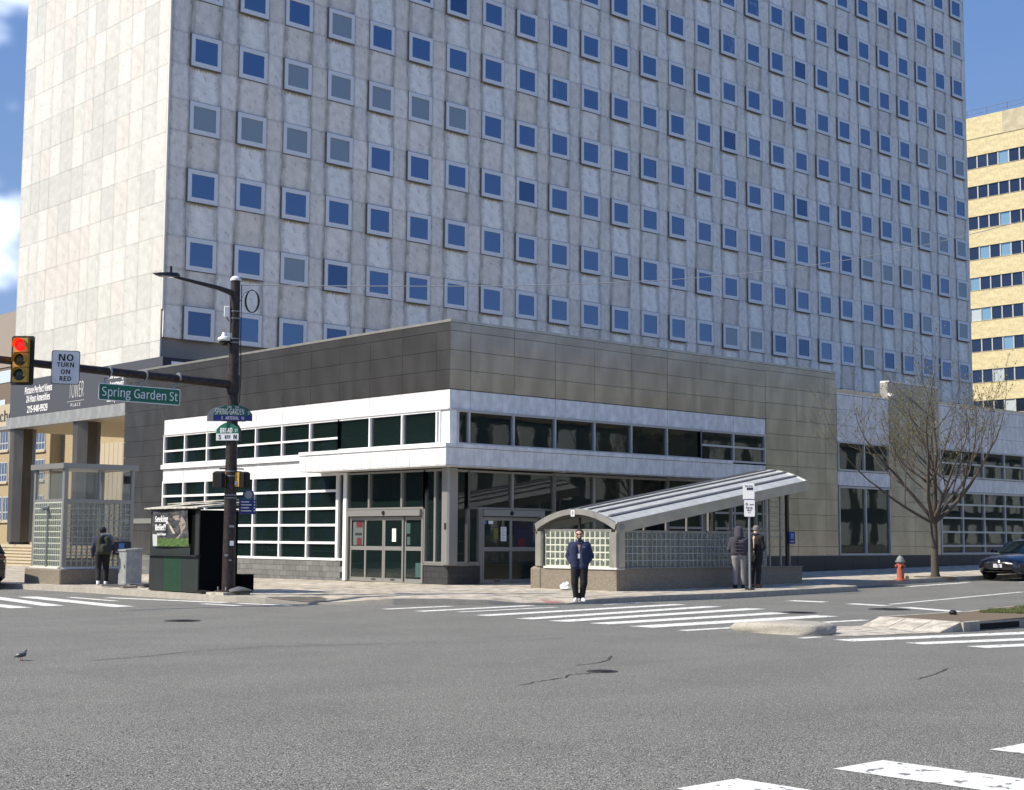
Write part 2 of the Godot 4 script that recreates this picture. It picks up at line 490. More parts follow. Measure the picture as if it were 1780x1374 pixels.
	mat("screen_blue", lin(.012, .035, .13), .3)
	mat("screen_light", lin(.08, .22, .5), .3)
	mat("paper", grey(.78), .8)
	mat("paper_dark", grey(.25), .8)
	mat("poster_red", lin(.11, .008, .015), .6)
	mat("poster_teal", lin(.035, .085, .08), .6)
	mat("poster_olive", lin(.14, .15, .03), .6)
	mat("poster_pale", lin(.10, .12, .12), .6)
	mat("bag", grey(.72), .5)
	mat("wire", lin(.35, .35, .36), .5)
	mat("sand", lin(.10, .10, .105), .8)
	mat("hot_pink", lin(.45, .16, .11), .7)

func sheet(b: B, x0: float, z0: float, x1: float, z1: float, w: float, up: float, n := 6) -> void: # a painted stripe from one end's middle to the other's
	var d := Vector2(x1 - x0, z1 - z0).normalized()
	var s := Vector2(-d.y, d.x) * w / 2.0
	for i in n:
		var p := Vector2(x0, z0).lerp(Vector2(x1, z1), float(i) / n)
		var q := Vector2(x0, z0).lerp(Vector2(x1, z1), float(i + 1) / n)
		var f := func(c: Vector2) -> Vector3: return Vector3(c.x, ground(c.x, c.y) + up, c.y)
		b.quad(f.call(p + s), f.call(q + s), f.call(q - s), f.call(p - s))

func structure(called: String, b, m: Material) -> MeshInstance3D:
	return part(self, called, b, m, Vector3.ZERO, "structure")

func setting() -> void:
	var b := B.new()
	var xs := [-2500.0, -300.0, -60.0, -20.0, 2.0, 30.0, 60.0, 122.0, 600.0, 2500.0]
	var zs := [-2500.0, -300.0, -64.0, -4.0, 12.0, 30.0, 60.0, 300.0, 2500.0]
	for i in xs.size() - 1:
		for k in zs.size() - 1:
			var f := func(x: float, z: float) -> Vector3: return Vector3(x, ground(x, z), z)
			b.quad(f.call(xs[i], zs[k + 1]), f.call(xs[i + 1], zs[k + 1]), f.call(xs[i + 1], zs[k]), f.call(xs[i], zs[k]))
	var road := structure("road", b, M.asphalt)
	var far_stripes := [[-9.0, 8.5, -6.9, 8.25, .28], [-9.0, 9.7, -5.1, 9.12, .33], [-8.5, 10.42, -5.2, 10.05, .2], [-3.3, 9.75, -1.9, 9.7, .16], [-9.05, 11.8, -1.65, 10.8, .42], [-9.2, 13.25, -1.8, 11.98, .45], [-9.25, 14.25, -1.86, 13.3, .5], [-9.2, 15.3, -3.0, 14.85, .5], [-9.3, 16.45, -3.2, 16.2, .58], [-9.5, 17.6, -3.9, 17.62, .24],
		[-9.45, 20.1, -8.9, 20.1, .16], [-9.36, 20.86, -4.6, 21.82, .46], [-9.05, 21.95, -4.8, 22.98, .4], [-8.95, 22.95, -4.9, 23.9, .4], [-8.95, 24.2, -5.0, 25.1, .42]]
	var left_stripes := [[-10.1, 4.2, -9.72, 5.9, .28], [-10.9, 3.9, -10.75, 5.25, .26], [-11.1, -.5, -10.15, 3.7, .34], [-11.75, -1.3, -11.85, 1.4, .22], [-12.5, -2.2, -13.1, 4.2, .52], [-13.35, -2.3, -14.15, 2.9, .46], [-14.8, -1.6, -15.15, 3.4, .5], [-16.15, -1.0, -16.4, 4.0, .5]]
	var near_stripes := [[-20.16, 28.45, -20.16, 33.0, .62], [-21.62, 28.27, -21.62, 33.0, .62], [-18.44, 28.68, -18.44, 33.0, .62]]
	for q in far_stripes + left_stripes + near_stripes:
		b = B.new(); sheet(b, q[0], q[1], q[2], q[3], q[4], .005)
		part(road, "crosswalk_stripe", b, M.paint)
	for q in [[2.35, 11.1, 2.4, 12.2, .4], [2.15, 13.1, 1.95, 14.3, .4], [1.6, 15.0, .75, 17.0, .42]]:
		b = B.new(); sheet(b, q[0], q[1], q[2], q[3], q[4], .005); part(road, "stop_line", b, M.paint)
	for q in [[2.57, 14.0, 11.0, 13.0, .16], [11.2, 13.0, 40.0, 9.9, .16], [12.0, 8.55, 16.2, 8.25, .26], [17.6, 9.35, 34.0, 9.0, .16]]:
		b = B.new(); sheet(b, q[0], q[1], q[2], q[3], q[4], .005, 12); part(road, "lane_line", b, M.paint)
	rng.seed = 5
	for c in [[[-18.2, 22.76], [-17.61, 22.55], [-17.12, 22.43], [-16.89, 22.24], [-16.42, 22.25]], [[-15.96, 21.41], [-15.42, 21.29], [-14.98, 21.07], [-14.5, 20.64]], [[-20.28, 16.96], [-19.56, 16.83], [-18.58, 16.49], [-17.25, 16.31], [-15.31, 17.0]], [[-16.34, 5.05], [-15.43, 6.0], [-13.9, 5.9], [-13.16, 6.4]], [[-14.16, 25.19], [-13.58, 25.02], [-12.59, 24.64]], [[-15.23, 17.0], [-14.66, 17.13], [-14.0, 17.5], [-12.5, 17.7]]]:
		b = B.new()
		for i in c.size() - 1:
			var last := Vector2(c[i][0], c[i][1])
			for k in 5:
				var q := Vector2(c[i][0], c[i][1]).lerp(Vector2(c[i + 1][0], c[i + 1][1]), (k + 1) / 5.0)
				if k < 4: q += Vector2(rng.randf_range(-.03, .03), rng.randf_range(-.03, .03))
				sheet(b, last.x, last.y, q.x, q.y, rng.randf_range(.012, .03), .004, 1)
				last = q
		part(road, "pavement_crack", b, M.tar)
	# the pavement round the corner: kerb stones along its edge, square slabs inside
	var edge := PackedVector2Array([Vector2(-10, -90), Vector2(-10, 2.9)])
	for q in [[-9.87, 3.7], [-9.55, 4.5], [-9.0, 5.3], [-8.35, 6.2], [-7.6, 7.0], [-6.7, 7.7], [-5.8, 8.4], [-4.9, 8.95], [-4.0, 9.22], [-3.0, 9.3]]: edge.append(Vector2(q[0], q[1]))
	for q in [[8.0, 9.3], [8.42, 9.1], [8.6, 8.6], [8.7, 7.95], [9.4, 7.5], [10.0, 7.35], [76, 7.35]]: edge.append(Vector2(q[0], q[1]))
	var outline := edge.duplicate()
	outline.append(Vector2(76, -90))
	var inside: PackedVector2Array = Geometry2D.offset_polygon(outline, -.165)[0]
	b = B.new()
	var bed := Geometry2D.triangulate_polygon(inside)
	for i in range(0, bed.size(), 3):
		var p := []
		for k in 3:
			var q: Vector2 = inside[bed[i + k]]
			p.append(Vector3(q.x, walk(q.x, q.y) - .03 if q.x < 9 else ground(q.x, q.y) + .12, q.y))
		if (p[1] - p[0]).cross(p[2] - p[0]).y < 0: p = [p[0], p[2], p[1]]
		b.tri(p[0], p[1], p[2])
	# the bed follows the slopes in strips of its own
	b = B.new()
	for ix in range(-5, 38):
		for iz in range(-45, 5):
			var cell := PackedVector2Array([Vector2(ix * 2, iz * 2), Vector2(ix * 2 + 2, iz * 2), Vector2(ix * 2 + 2, iz * 2 + 2), Vector2(ix * 2, iz * 2 + 2)])
			if ix > 0 and iz < -1 and iz > -11: continue
			for poly in Geometry2D.intersect_polygons(cell, inside):
				var t := Geometry2D.triangulate_polygon(poly)
				for i in range(0, t.size(), 3):
					var p := []
					for k in 3:
						var q: Vector2 = poly[t[i + k]]
						p.append(Vector3(q.x, walk(q.x, q.y) - .022, q.y))
					if (p[1] - p[0]).cross(p[2] - p[0]).y < 0: p = [p[0], p[2], p[1]]
					b.tri(p[0], p[1], p[2])
	var side := structure("sidewalk", b, M.joint)
	rng.seed = 8
	var slab := 1.83
	for ix in range(-6, 25):
		for iz in range(-26, 6):
			var c := Vector2(ix + .5, iz + .5) * slab
			if c.x > .3 and c.y < -.3 and c.y > -21.0: continue
			if c.y < -21.0 and c.x > 4.6 or c.y < -44: continue
			var h := slab / 2.0 - .009
			for poly in Geometry2D.intersect_polygons(PackedVector2Array([c + Vector2(-h, -h), c + Vector2(h, -h), c + Vector2(h, h), c + Vector2(-h, h)]), inside):
				var q := B.new()
				var lift := rng.randf_range(-.003, .004)
				var t := Geometry2D.triangulate_polygon(poly)
				var f := func(p: Vector2, dy: float) -> Vector3: return Vector3(p.x, walk(p.x, p.y) + lift + dy, p.y)
				for i in range(0, t.size(), 3):
					var p := [f.call(poly[t[i]], 0.0), f.call(poly[t[i + 1]], 0.0), f.call(poly[t[i + 2]], 0.0)]
					if (p[1] - p[0]).cross(p[2] - p[0]).y < 0: p = [p[0], p[2], p[1]]
					q.tri(p[0], p[1], p[2])
				var pp: PackedVector2Array = poly
				if Geometry2D.is_polygon_clockwise(pp): pp.reverse()
				for i in pp.size():
					var a: Vector2 = pp[i]
					var e: Vector2 = pp[(i + 1) % pp.size()]
					q.quad(f.call(e, -.04), f.call(a, -.04), f.call(a, 0.0), f.call(e, 0.0))
				part(side, "paving_slab", q, M["paving%d" % rng.randi_range(0, 3)])
	for q in [[[-5.05, 8.05], [-3.85, 8.05], [-3.85, 9.1], [-5.05, 8.72]], [[-9.25, 4.35], [-8.5, 4.7], [-8.1, 5.9], [-8.75, 5.35]]]:
		b = B.new()
		var p := []
		for k in q: p.append(Vector3(k[0], walk(k[0], k[1]) + .010, k[1]))
		b.quad(p[3], p[2], p[1], p[0])
		part(side, "tactile_pad", b, M.tactile)
	# kerb stones
	rng.seed = 3
	for i in edge.size() - 1:
		var a: Vector2 = edge[i]
		var e: Vector2 = edge[i + 1]
		var count := maxi(1, int(round(a.distance_to(e) / 2.4)))
		for k in count:
			var p := a.lerp(e, float(k) / count)
			var q := a.lerp(e, float(k + 1) / count)
			if p.y < -46 or p.x > 50: continue
			var d := (q - p).normalized()
			if a.distance_to(e) > 2.0:
				p += d * .005; q -= d * .005
			var s := Vector2(d.y, -d.x) * .155
			var st := B.new()
			var pts := []
			for up in [0, 1]:
				for w in [p, q, q + s, p + s]:
					var y: float = walk(w.x, w.y) + .004 if up else ground(w.x, w.y) - .12
					var inn: Vector2 = (s * .12 if (w == p or w == q) and up else Vector2.ZERO)
					pts.append(Vector3(w.x + inn.x, y, w.y + inn.y))
			st.hexa(pts)
			part(side, "kerb_stone", st, M.kerb)
	# the planted strip in the middle of the right-hand street
	var top := [[-5.7, 20.85], [60.0, 20.85], [60.0, 17.4], [6.0, 17.7], [1.5, 18.0], [-2.0, 18.7], [-5.22, 18.78]]
	b = B.new()
	var poly := PackedVector2Array()
	for q in top: poly.append(Vector2(q[0], q[1]))
	var f2 := func(p: Vector2, dy: float) -> Vector3: return Vector3(p.x, ground(p.x, p.y) + dy, p.y)
	var tt := Geometry2D.triangulate_polygon(poly)
	for i in range(0, tt.size(), 3):
		var p := [f2.call(poly[tt[i]], .16), f2.call(poly[tt[i + 1]], .16), f2.call(poly[tt[i + 2]], .16)]
		if (p[1] - p[0]).cross(p[2] - p[0]).y < 0: p = [p[0], p[2], p[1]]
		b.tri(p[0], p[1], p[2])
	var isle := structure("median", b, M.soil)
	if not Geometry2D.is_polygon_clockwise(poly): poly.reverse()
	for i in poly.size():
		var a: Vector2 = poly[i]
		var e: Vector2 = poly[(i + 1) % poly.size()]
		var count := maxi(1, int(a.distance_to(e) / 2.0))
		for k in mini(count, 12):
			var j := k if a.x < e.x else count - 1 - k
			var p := a.lerp(e, float(j) / count)
			var q := a.lerp(e, float(j + 1) / count)
			var d := (q - p).normalized() * .004
			p += d; q -= d
			var s := Vector2(d.y, -d.x).normalized() * .15
			if not Geometry2D.is_point_in_polygon(p.lerp(q, .5) + s, poly): s = -s
			b = B.new()
			var pts := [f2.call(p, -.1), f2.call(q, -.1), f2.call(q + s, -.1), f2.call(p + s, -.1), f2.call(p, .166), f2.call(q, .166), f2.call(q + s, .166), f2.call(p + s, .166)]
			if (pts[1] - pts[0]).cross(pts[3] - pts[0]).y < 0: pts = [pts[3], pts[2], pts[1], pts[0], pts[7], pts[6], pts[5], pts[4]]
			b.hexa(pts)
			part(isle, "kerb_stone", b, M.kerb)
	b = B.new(); b.bx(-5.15, -3.75, .015, .125, 20.80, 20.856); part(isle, "drain_opening", b, M.matte_black)
	for k in 3:
		var u0 := k / 3.0 + .005
		var u1 := (k + 1) / 3.0 - .005
		var lo0 := Vector3(-5.72, 0, 18.75).lerp(Vector3(-6.3, 0, 20.75), u0)
		var lo1 := Vector3(-5.72, 0, 18.75).lerp(Vector3(-6.3, 0, 20.75), u1)
		var hi0 := Vector3(-5.2, 0, 18.82).lerp(Vector3(-5.68, 0, 20.8), u0)
		var hi1 := Vector3(-5.2, 0, 18.82).lerp(Vector3(-5.68, 0, 20.8), u1)
		b = B.new()
		b.hexa([lo0 + Vector3.DOWN * .1, lo1 + Vector3.DOWN * .1, hi1 + Vector3.DOWN * .1, hi0 + Vector3.DOWN * .1, lo0 + Vector3.UP * .012, lo1 + Vector3.UP * .012, hi1 + Vector3.UP * .168, hi0 + Vector3.UP * .168])
		part(isle, "ramp_slab", b, M.concrete)
	b = B.new()
	b.quad(Vector3(-8.5, .008, 20.3), Vector3(-6.3, .008, 20.75), Vector3(-5.72, .008, 18.75), Vector3(-7.9, .008, 18.3))
	part(isle, "crossing_pad", b, M.concrete)
	b = B.new() # the rounded nose beyond the crossing
	var ring := func(s: float, y: float) -> Array:
		var out := []
		for k in 17:
			var a := TAU * k / 16.0
			var rx := .52 * s * (1.0 + .05 * sin(k % 16 * 5.1 + y * 40.0))
			var rz := 0.97 * s * (1.0 + .03 * sin(k % 16 * 3.7 + y * 30.0))
			out.append(Vector3(-8.4 + rx * signf(cos(a)) * pow(absf(cos(a)), .7), y * (1.0 - .35 * clampf(sin(a) - .2, 0, 1)), 18.95 - rz * signf(sin(a)) * pow(absf(sin(a)), .75)))
		return out
	b.loft([ring.call(1.0, 0.0), ring.call(1.02, .07), ring.call(.99, .14), ring.call(.95, .175), ring.call(.88, .19), ring.call(.5, .2), ring.call(.01, .2)])
	var nose := part(isle, "median_nose", b, M.kerb)
	nose.rotation.y = 0.0
	# grass blades on the strip
	var mm := MultiMesh.new()
	mm.transform_format = MultiMesh.TRANSFORM_3D
	var bl := B.new()
	bl.tri(Vector3(-.008, 0, 0), Vector3(.008, 0, 0), Vector3(.002, .075, .012)); bl.tri(Vector3(.012, 0, .01), Vector3(.024, 0, .0), Vector3(.026, .05, -.014))
	mm.mesh = bl.mesh()
	mm.instance_count = 14000
	rng.seed = 12
	for i in 14000:
		var x := -2.3 + 9.0 * pow(rng.randf(), 1.4)
		var z := rng.randf_range(lerpf(19.1, 18.2, clampf((x + 2.0) / 4.0, 0, 1)), 20.45)
		if sin(x * 3.1) + sin(z * 4.3 + x) < -1.0 + rng.randf(): z = rng.randf_range(19.2, 20.3)
		var s := rng.randf_range(.6, 1.3)
		mm.set_instance_transform(i, Transform3D(Basis(Vector3.UP, rng.randf() * TAU).rotated(Vector3(1, 0, 0), rng.randf_range(-.4, .4)).scaled(Vector3.ONE * s), Vector3(x, ground(x, z) + .16, z)))
	var gr := MultiMeshInstance3D.new()
	gr.name = "grass"; gr.multimesh = mm; gr.material_override = M.grass1
	add_child(gr); gr.set_meta("kind", "stuff"); gr.set_meta("label", "short thin grass on the soil of the median strip"); gr.set_meta("category", "grass")
	# exposed aggregate on the worn road surface: loose chips too small to count
	for pass_ in 2:
		var chip := B.new()
		chip.tri(Vector3(-.5, .25, .3), Vector3(.5, .2, .35), Vector3(.1, .3, -.5)); chip.tri(Vector3(-.5, .25, .3), Vector3(.1, .3, -.5), Vector3(-.4, .2, -.3))
		var gm := MultiMesh.new()
		gm.transform_format = MultiMesh.TRANSFORM_3D; gm.mesh = chip.mesh()
		var total := 150000 if pass_ == 0 else 110000
		gm.instance_count = total
		rng.seed = 90 + pass_
		for i in total:
			var dist := 8.0 + 26.0 * pow(rng.randf(), 1.5)
			var az := .7436 + rng.randf_range(-.40, .40)
			var x := -29.2 + dist * sin(az)
			var z := 34.6 - dist * cos(az)
			var s := rng.randf_range(.008, .019)
			gm.set_instance_transform(i, Transform3D(Basis(Vector3.UP, rng.randf() * TAU).scaled(Vector3(s, .004 if pass_ == 0 else .0028, s * rng.randf_range(.6, 1.0))), Vector3(x, ground(x, z) + .0008, z)))
		var gi := MultiMeshInstance3D.new()
		gi.name = "pale_road_grit" if pass_ == 0 else "dark_road_grit"
		gi.multimesh = gm; gi.material_override = M.grit_light if pass_ == 0 else M.grit_dark
		add_child(gi); gi.set_meta("kind", "stuff"); gi.set_meta("label", "%s stone chips showing in the worn asphalt of the crossing" % ("pale" if pass_ == 0 else "dark")); gi.set_meta("category", "grit")

const TX := 7.1
const TZ := -31.04
var eye := Transform3D()

func pixel(p: Vector3) -> Vector2: # where a point shows, in the photograph's 1780 pixels: tells only what is worth building
	var q := eye.affine_inverse() * p
	return Vector2(890.0 + 2540.2 * q.x / -q.z, 687.0 - 2540.2 * q.y / -q.z)

func warp(b: B, x0: float, x1: float, y0: float, y1: float, bl: float, br: float, tl: float, tr: float) -> void:
	var g := .006
	var gy := .004
	var f := func(u: float, w: float) -> Vector3: return Vector3(lerpf(x0 + g, x1 - g, u), lerpf(y0 + gy, y1 - gy, w), TZ + lerpf(lerpf(bl, br, u), lerpf(tl, tr, u), w))
	var nn := func(u: float, w: float) -> Vector3:
		var dx := (lerpf(br, tr, w) - lerpf(bl, tl, w)) / (x1 - x0)
		var dy := (lerpf(tl, tr, u) - lerpf(bl, br, u)) / (y1 - y0)
		return Vector3(-dx, -dy, 1).normalized()
	for i in 2:
		for k in 2:
			var u0 := i * .5
			var w0 := k * .5
			b.squad(f.call(u0, w0), f.call(u0 + .5, w0), f.call(u0 + .5, w0 + .5), f.call(u0, w0 + .5), nn.call(u0, w0), nn.call(u0 + .5, w0), nn.call(u0 + .5, w0 + .5), nn.call(u0, w0 + .5), Vector2(u0, .5 - w0), Vector2(u0 + .5, 1.0 - w0))
	var c := [f.call(0.0, 0.0), f.call(1.0, 0.0), f.call(1.0, 1.0), f.call(0.0, 1.0)]
	for i in 4:
		var j := (i + 1) % 4
		var back := Vector3(0, 0, -.09)
		b.quad(c[j], c[i], c[i] + back, c[j] + back)

func tower() -> void:
	var tw := thing("marble_tower", "tall pale marble office tower with a grid of square windows behind the store", "building", Vector3(TX, 0, TZ))
	var org := tw.position
	rng.seed = 21
	var b := B.new(org)
	b.bx(TX + .08, 85.25, 8.45, 64.0, TZ - .12, TZ - 17.4)
	part(tw, "wall", b, mat("tower_core", lin(.22, .215, .20), .9))
	var pitch := 2.872
	var wall := func(i: int, r: int) -> float: return .11 if (i + r) % 2 else 0.0
	var cx := func(i: int) -> float: return 9.22 + pitch * i
	var cy := func(r: int) -> float: return 12.42 + 3.58 * r
	var fr := B.new()
	for q in [[-.885, .885, .61, .845], [-.885, .885, -.845, -.61], [-.885, -.665, -.61, .61], [.665, .885, -.61, .61]]:
		fr.bx(q[0], q[1], q[2], q[3], -.14, .13)
	var rm := B.new()
	for q in [[-.915, .915, .847, .875], [-.915, .915, -.895, -.847], [-.915, -.887, -.847, .847], [.887, .915, -.847, .847]]:
		rm.bx(q[0], q[1], q[2], q[3], -.14, .105)
	var rim := rm.mesh()
	var frame := fr.mesh()
	var pn := B.new()
	pn.bx(-.68, .68, -.625, .625, .02, .085)
	var pane := pn.mesh()
	var rest := []
	for i in 6: rest.append(B.new(org))
	var piers := 0
	var blinds := [[2, 4], [3, 4], [4, 4], [5, 4], [6, 4], [1, 3], [2, 3], [3, 3], [0, 3], [3, 5], [24, 6], [25, 6], [26, 6], [26, 9], [24, 4], [25, 4], [26, 4], [26, 3], [22, 3], [23, 3], [25, 7], [21, 3], [26, 2], [24, 2]]
	for i in 27:
		var x: float = cx.call(i)
		var rows := 0
		while pixel(Vector3(x, cy.call(rows) - 1.0, TZ)).y > -70: rows += 1
		for r in rows:
			var y: float = cy.call(r)
			if pixel(Vector3(x, y + 1.8, TZ)).y > 700: continue
			var w := part(tw, "window", frame, M.tower_frame, Vector3(x, y, TZ + .025) - org)
			var pm: Material = M.pane_blue if rng.randf() < .93 else M.pane_dark
			if [i, r] in blinds or rng.randf() < .01: pm = M.pane_blind
			part(w, "rim", rim, M.rim_dark)
			var p := part(w, "pane", pane, pm)
			p.rotation = Vector3(rng.randf_range(-.012, .012), rng.randf_range(-.012, .012), 0)
			b = B.new(org)
			warp(b, x - .885, x + .885, y + .845, y + 2.735, wall.call(i, r), wall.call(i, r), wall.call(i, r + 1), wall.call(i, r + 1))
			var mm: Material = M["stained%d" % rng.randi_range(0, 2)] if (i + r + 1) % 2 == 0 else M["marble%d" % rng.randi_range(0, 5)]
			part(tw, "spandrel_panel", b, mm)
		# the pier to the right of this column, and the one at the left corner
		for side in ([-1, 0] if i == 0 else [0]):
			var xa: float = x + .885 if side == 0 else TX + .075
			var xb: float = (cx.call(i + 1) - .885 if i < 26 else 85.25) if side == 0 else x - .885
			for r in rows:
				var y: float = cy.call(r)
				if pixel(Vector3(x, y + 1.8, TZ)).y > 720: continue
				var al: float = wall.call(i, r) if side == 0 else .1
				var ar: float = (wall.call(i + 1, r) if i < 26 else .1) if side == 0 else wall.call(i, r)
				var al2: float = wall.call(i, r + 1) if side == 0 else .1
				var ar2: float = (wall.call(i + 1, r + 1) if i < 26 else .1) if side == 0 else wall.call(i, r + 1)
				for k in 2:
					var mi := rng.randi_range(0, 5)
					var single := piers < 298
					b = B.new(org) if single else rest[mi]
					if k == 0: warp(b, xa, xb, y - .845, y + .845, al, ar, al, ar)
					else: warp(b, xa, xb, y + .845, y + 2.735, al, ar, al2, ar2)
					if single: part(tw, "pier_panel", b, M["marble%d" % mi])
					piers += 1
	var am := ArrayMesh.new()
	for i in 6:
		var one: ArrayMesh = rest[i].mesh()
		am.add_surface_from_arrays(Mesh.PRIMITIVE_TRIANGLES, one.surface_get_arrays(0))
		am.surface_set_material(i, M["marble%d" % i])
	var st := part(tw, "pier_cladding", am, null, Vector3.ZERO, "stuff")
	st.material_override = null
	# the plain end wall: big marble slabs
	var cols := [-48.25, -46.86, -45.73, -44.5, -43.17, -41.65, -40.28, -39.27, -37.96, -36.47, -35.02, -33.61, -32.14, TZ - .03]
	for k in range(-2, 14):
		var y0 := 13.2 + 1.79 * k
		if k == -2: y0 = 10.1
		var c := 0
		while c < cols.size() - 1:
			var wide := 2 if rng.randf() < .10 and c < cols.size() - 2 else 1
			if pixel(Vector3(TX, y0, cols[c])).y > -80:
				b = B.new(org)
				var p := rng.randf_range(0.0, .006)
				b.bx(TX - p, TX + .07, y0 + .006, 13.2 + 1.79 * (k + 1) - .006, cols[c] + .006, cols[c + wide] - .006)
				part(tw, "end_wall_slab", b, M["clean_marble%d" % rng.randi_range(0, 5)])
			c += wide
	b = B.new(org)
	b.bx(TX + .0, TX + .1, 13.0, 64.0, TZ - .03, TZ + .1)
	part(tw, "corner_trim", b, M.clean_marble4)
	# foot of the tower: beam, ceiling and faceted columns over an open terrace
	b = B.new(org)
	b.bx(TX - .06, TX + .6, 7.99, 8.46, -48.9, TZ + .2)
	part(tw, "beam", b, M.fascia)
	b = B.new(org)
	b.bx(TX - .16, TX + .6, 7.79, 7.985, -50.5, TZ + .2)
	part(tw, "beam_edge", b, M.fascia)
	b = B.new(org)
	b.bx(TX + .62, 30.0, 7.80, 7.97, -50.4, TZ - .3)
	part(tw, "ceiling", b, M.limestone)
	b = B.new(org); b.bx(29.0, 84.0, 0.0, 7.8, -47.0, TZ - .4); part(tw, "core_wall", b, M.limestone)
	for q in [[7.8, -48.2], [7.8, -40.1]]:
		b = B.new(org)
		for k in 8:
			var f := func(j: int, y: float, s: float) -> Vector3: return Vector3(q[0] + .74 * s * cos(TAU * (j + .5) / 8), y, q[1] + .74 * s * sin(TAU * (j + .5) / 8))
			b.quad(f.call(k + 1, 1.2, .94), f.call(k, 1.2, .94), f.call(k, 7.79, 1.0), f.call(k + 1, 7.79, 1.0))
		part(tw, "column", b, M.bronze)
		b = B.new(org); b.cyl(Vector3(q[0], .9, q[1]), Vector3(q[0], 1.2, q[1]), 0.6, 0.6, 16); part(tw, "column_base", b, M.dark_stone)
	b = B.new(org)
	b.bx(7.0, 40.0, -.4, 1.06, -56.0, -21.2)
	part(tw, "terrace", b, M.limestone)
	for k in 6:
		b = B.new(org)
		b.bx(6.98 - .36 * k - .4, 6.99 - .36 * k, -.3, 1.06 - .16 * (k + 1) + .005, -56.0, -24.0)
		b.bx(6.93 - .36 * k - .4, 6.99 - .36 * k, 1.06 - .16 * (k + 1) + .006, 1.06 - .16 * (k + 1) + .05, -56.0, -24.0)
		part(tw, "step", b, M.limestone)
	b = B.new(org); b.tube([Vector3(5.8, .4, -47.6), Vector3(5.8, 4.0, -47.6)], .05, 8); part(tw, "downpipe", b, M.galvanised)
	# the rental banner round the foot of the end wall
	var bn := thing("rental_banner", "dark grey rental banner wrapped round the corner at the tower's foot", "banner", Vector3(TX, 8.45, -31.0))
	org = bn.position
	b = B.new(org); b.bx(TX - .07, TX - .02, 8.47, 10.55, -48.45, TZ + .42); part(bn, "side_panel", b, M.banner)
	b = B.new(org); b.bx(TX - .02, 9.45, 8.4, 10.52, TZ + .36, TZ + .42); part(bn, "front_panel", b, M.navy)
	b = B.new(org); b.bx(7.52, 9.2, 8.8, 10.34, TZ + .425, TZ + .435); part(bn, "white_label", b, M.letter_white)
	var left := Basis(Vector3.UP, -PI / 2)
	var px := TX - .08
	for q in [["Picture Perfect Views", -44.72, 9.90, .40, .62], ["24 Hour Amenities", -44.7, 9.40, .40, .62], ["215-940-9929", -44.75, 8.80, .40, .78], ["Now Leasing", -35.5, 9.98, .34, .6], ["Apartment", -35.35, 9.50, .34, .62], ["towerplace", -35.6, 8.76, .30, .7]]:
		text(bn, q[0], Vector3(px, q[2], q[1]) - org, left, q[3], M.letter_white, q[4], "Droid Sans", true)
	text(bn, "TOWER", Vector3(px, 9.50, -39.95) - org, left, .82, M.letter_grey, .47)
	text(bn, "P L A C E", Vector3(px, 8.70, -39.98) - org, left, .17, M.letter_white, 1.3)
	b = B.new(org); b.bx(px - .006, px, 8.9, 8.93, -41.0, -38.98); part(bn, "rule", b, M.letter_grey)
	text(bn, "Now Leasing", Vector3(8.36, 9.95, TZ + .44) - org, Basis.IDENTITY, .24, M.letter_black, .8, "Droid Sans", true)

# a box on one of the store's fronts: face 0 is the long right-hand front (z 0, u along x), face 1 the left-hand one (x 0, u along -z); d is how far it stands proud
func on(b: B, face: int, u0: float, u1: float, y0: float, y1: float, d0: float, d1: float) -> void:
	if face == 0: b.bx(u0, u1, y0, y1, d0, d1)
	else: b.bx(-d0, -d1, y0, y1, -u0, -u1)

func glazing(st: Node3D, called: String, face: int, us: Array, ys: Array, m: Material, bar_u := .035, bar_y := .035, d := .03, skip := []) -> void: # one window: its bars as the frame, a pane in each opening
	var org := st.position
	var b := B.new(org)
	for u in us: on(b, face, u - bar_u, u + bar_u, ys[0] - bar_y, ys[-1] + bar_y, -.10, d)
	for i in us.size() - 1:
		for y in ys: on(b, face, us[i] + bar_u, us[i + 1] - bar_u, y - bar_y, y + bar_y, -.10, d - .004)
	var fr := part(st, called, b, m)
	for i in us.size() - 1:
		for k in ys.size() - 1:
			if [i, k] in skip: continue
			b = B.new(org)
			var u0: float = us[i] + bar_u
			var u1: float = us[i + 1] - bar_u
			var y0: float = ys[k] + bar_y
			var y1: float = ys[k + 1] - bar_y
			var t := rng.randf_range(-.004, .004)
			if face == 0: b.quad(Vector3(u0, y0, -.05 + t), Vector3(u1, y0, -.05 - t), Vector3(u1, y1, -.05 - t), Vector3(u0, y1, -.05 + t))
			else: b.quad(Vector3(.05 + t, y0, -u1), Vector3(.05 - t, y0, -u0), Vector3(.05 - t, y1, -u0), Vector3(.05 + t, y1, -u1))
			part(fr, "pane", b, M.glass)

func cladding(st: Node3D, called: String, face: int, us: Array, ys: Array, mats: Array, thick := .05, d := 0.0) -> void:
	for i in us.size() - 1:
		for k in ys.size() - 1:
			var b := B.new(st.position)
			var e := d + rng.randf_range(-.002, .003)
			on(b, face, us[i] + .007, us[i + 1] - .007, ys[k] + .006, ys[k + 1] - .006, d - thick, e)
			part(st, called, b, M[mats[rng.randi_range(0, mats.size() - 1)]])

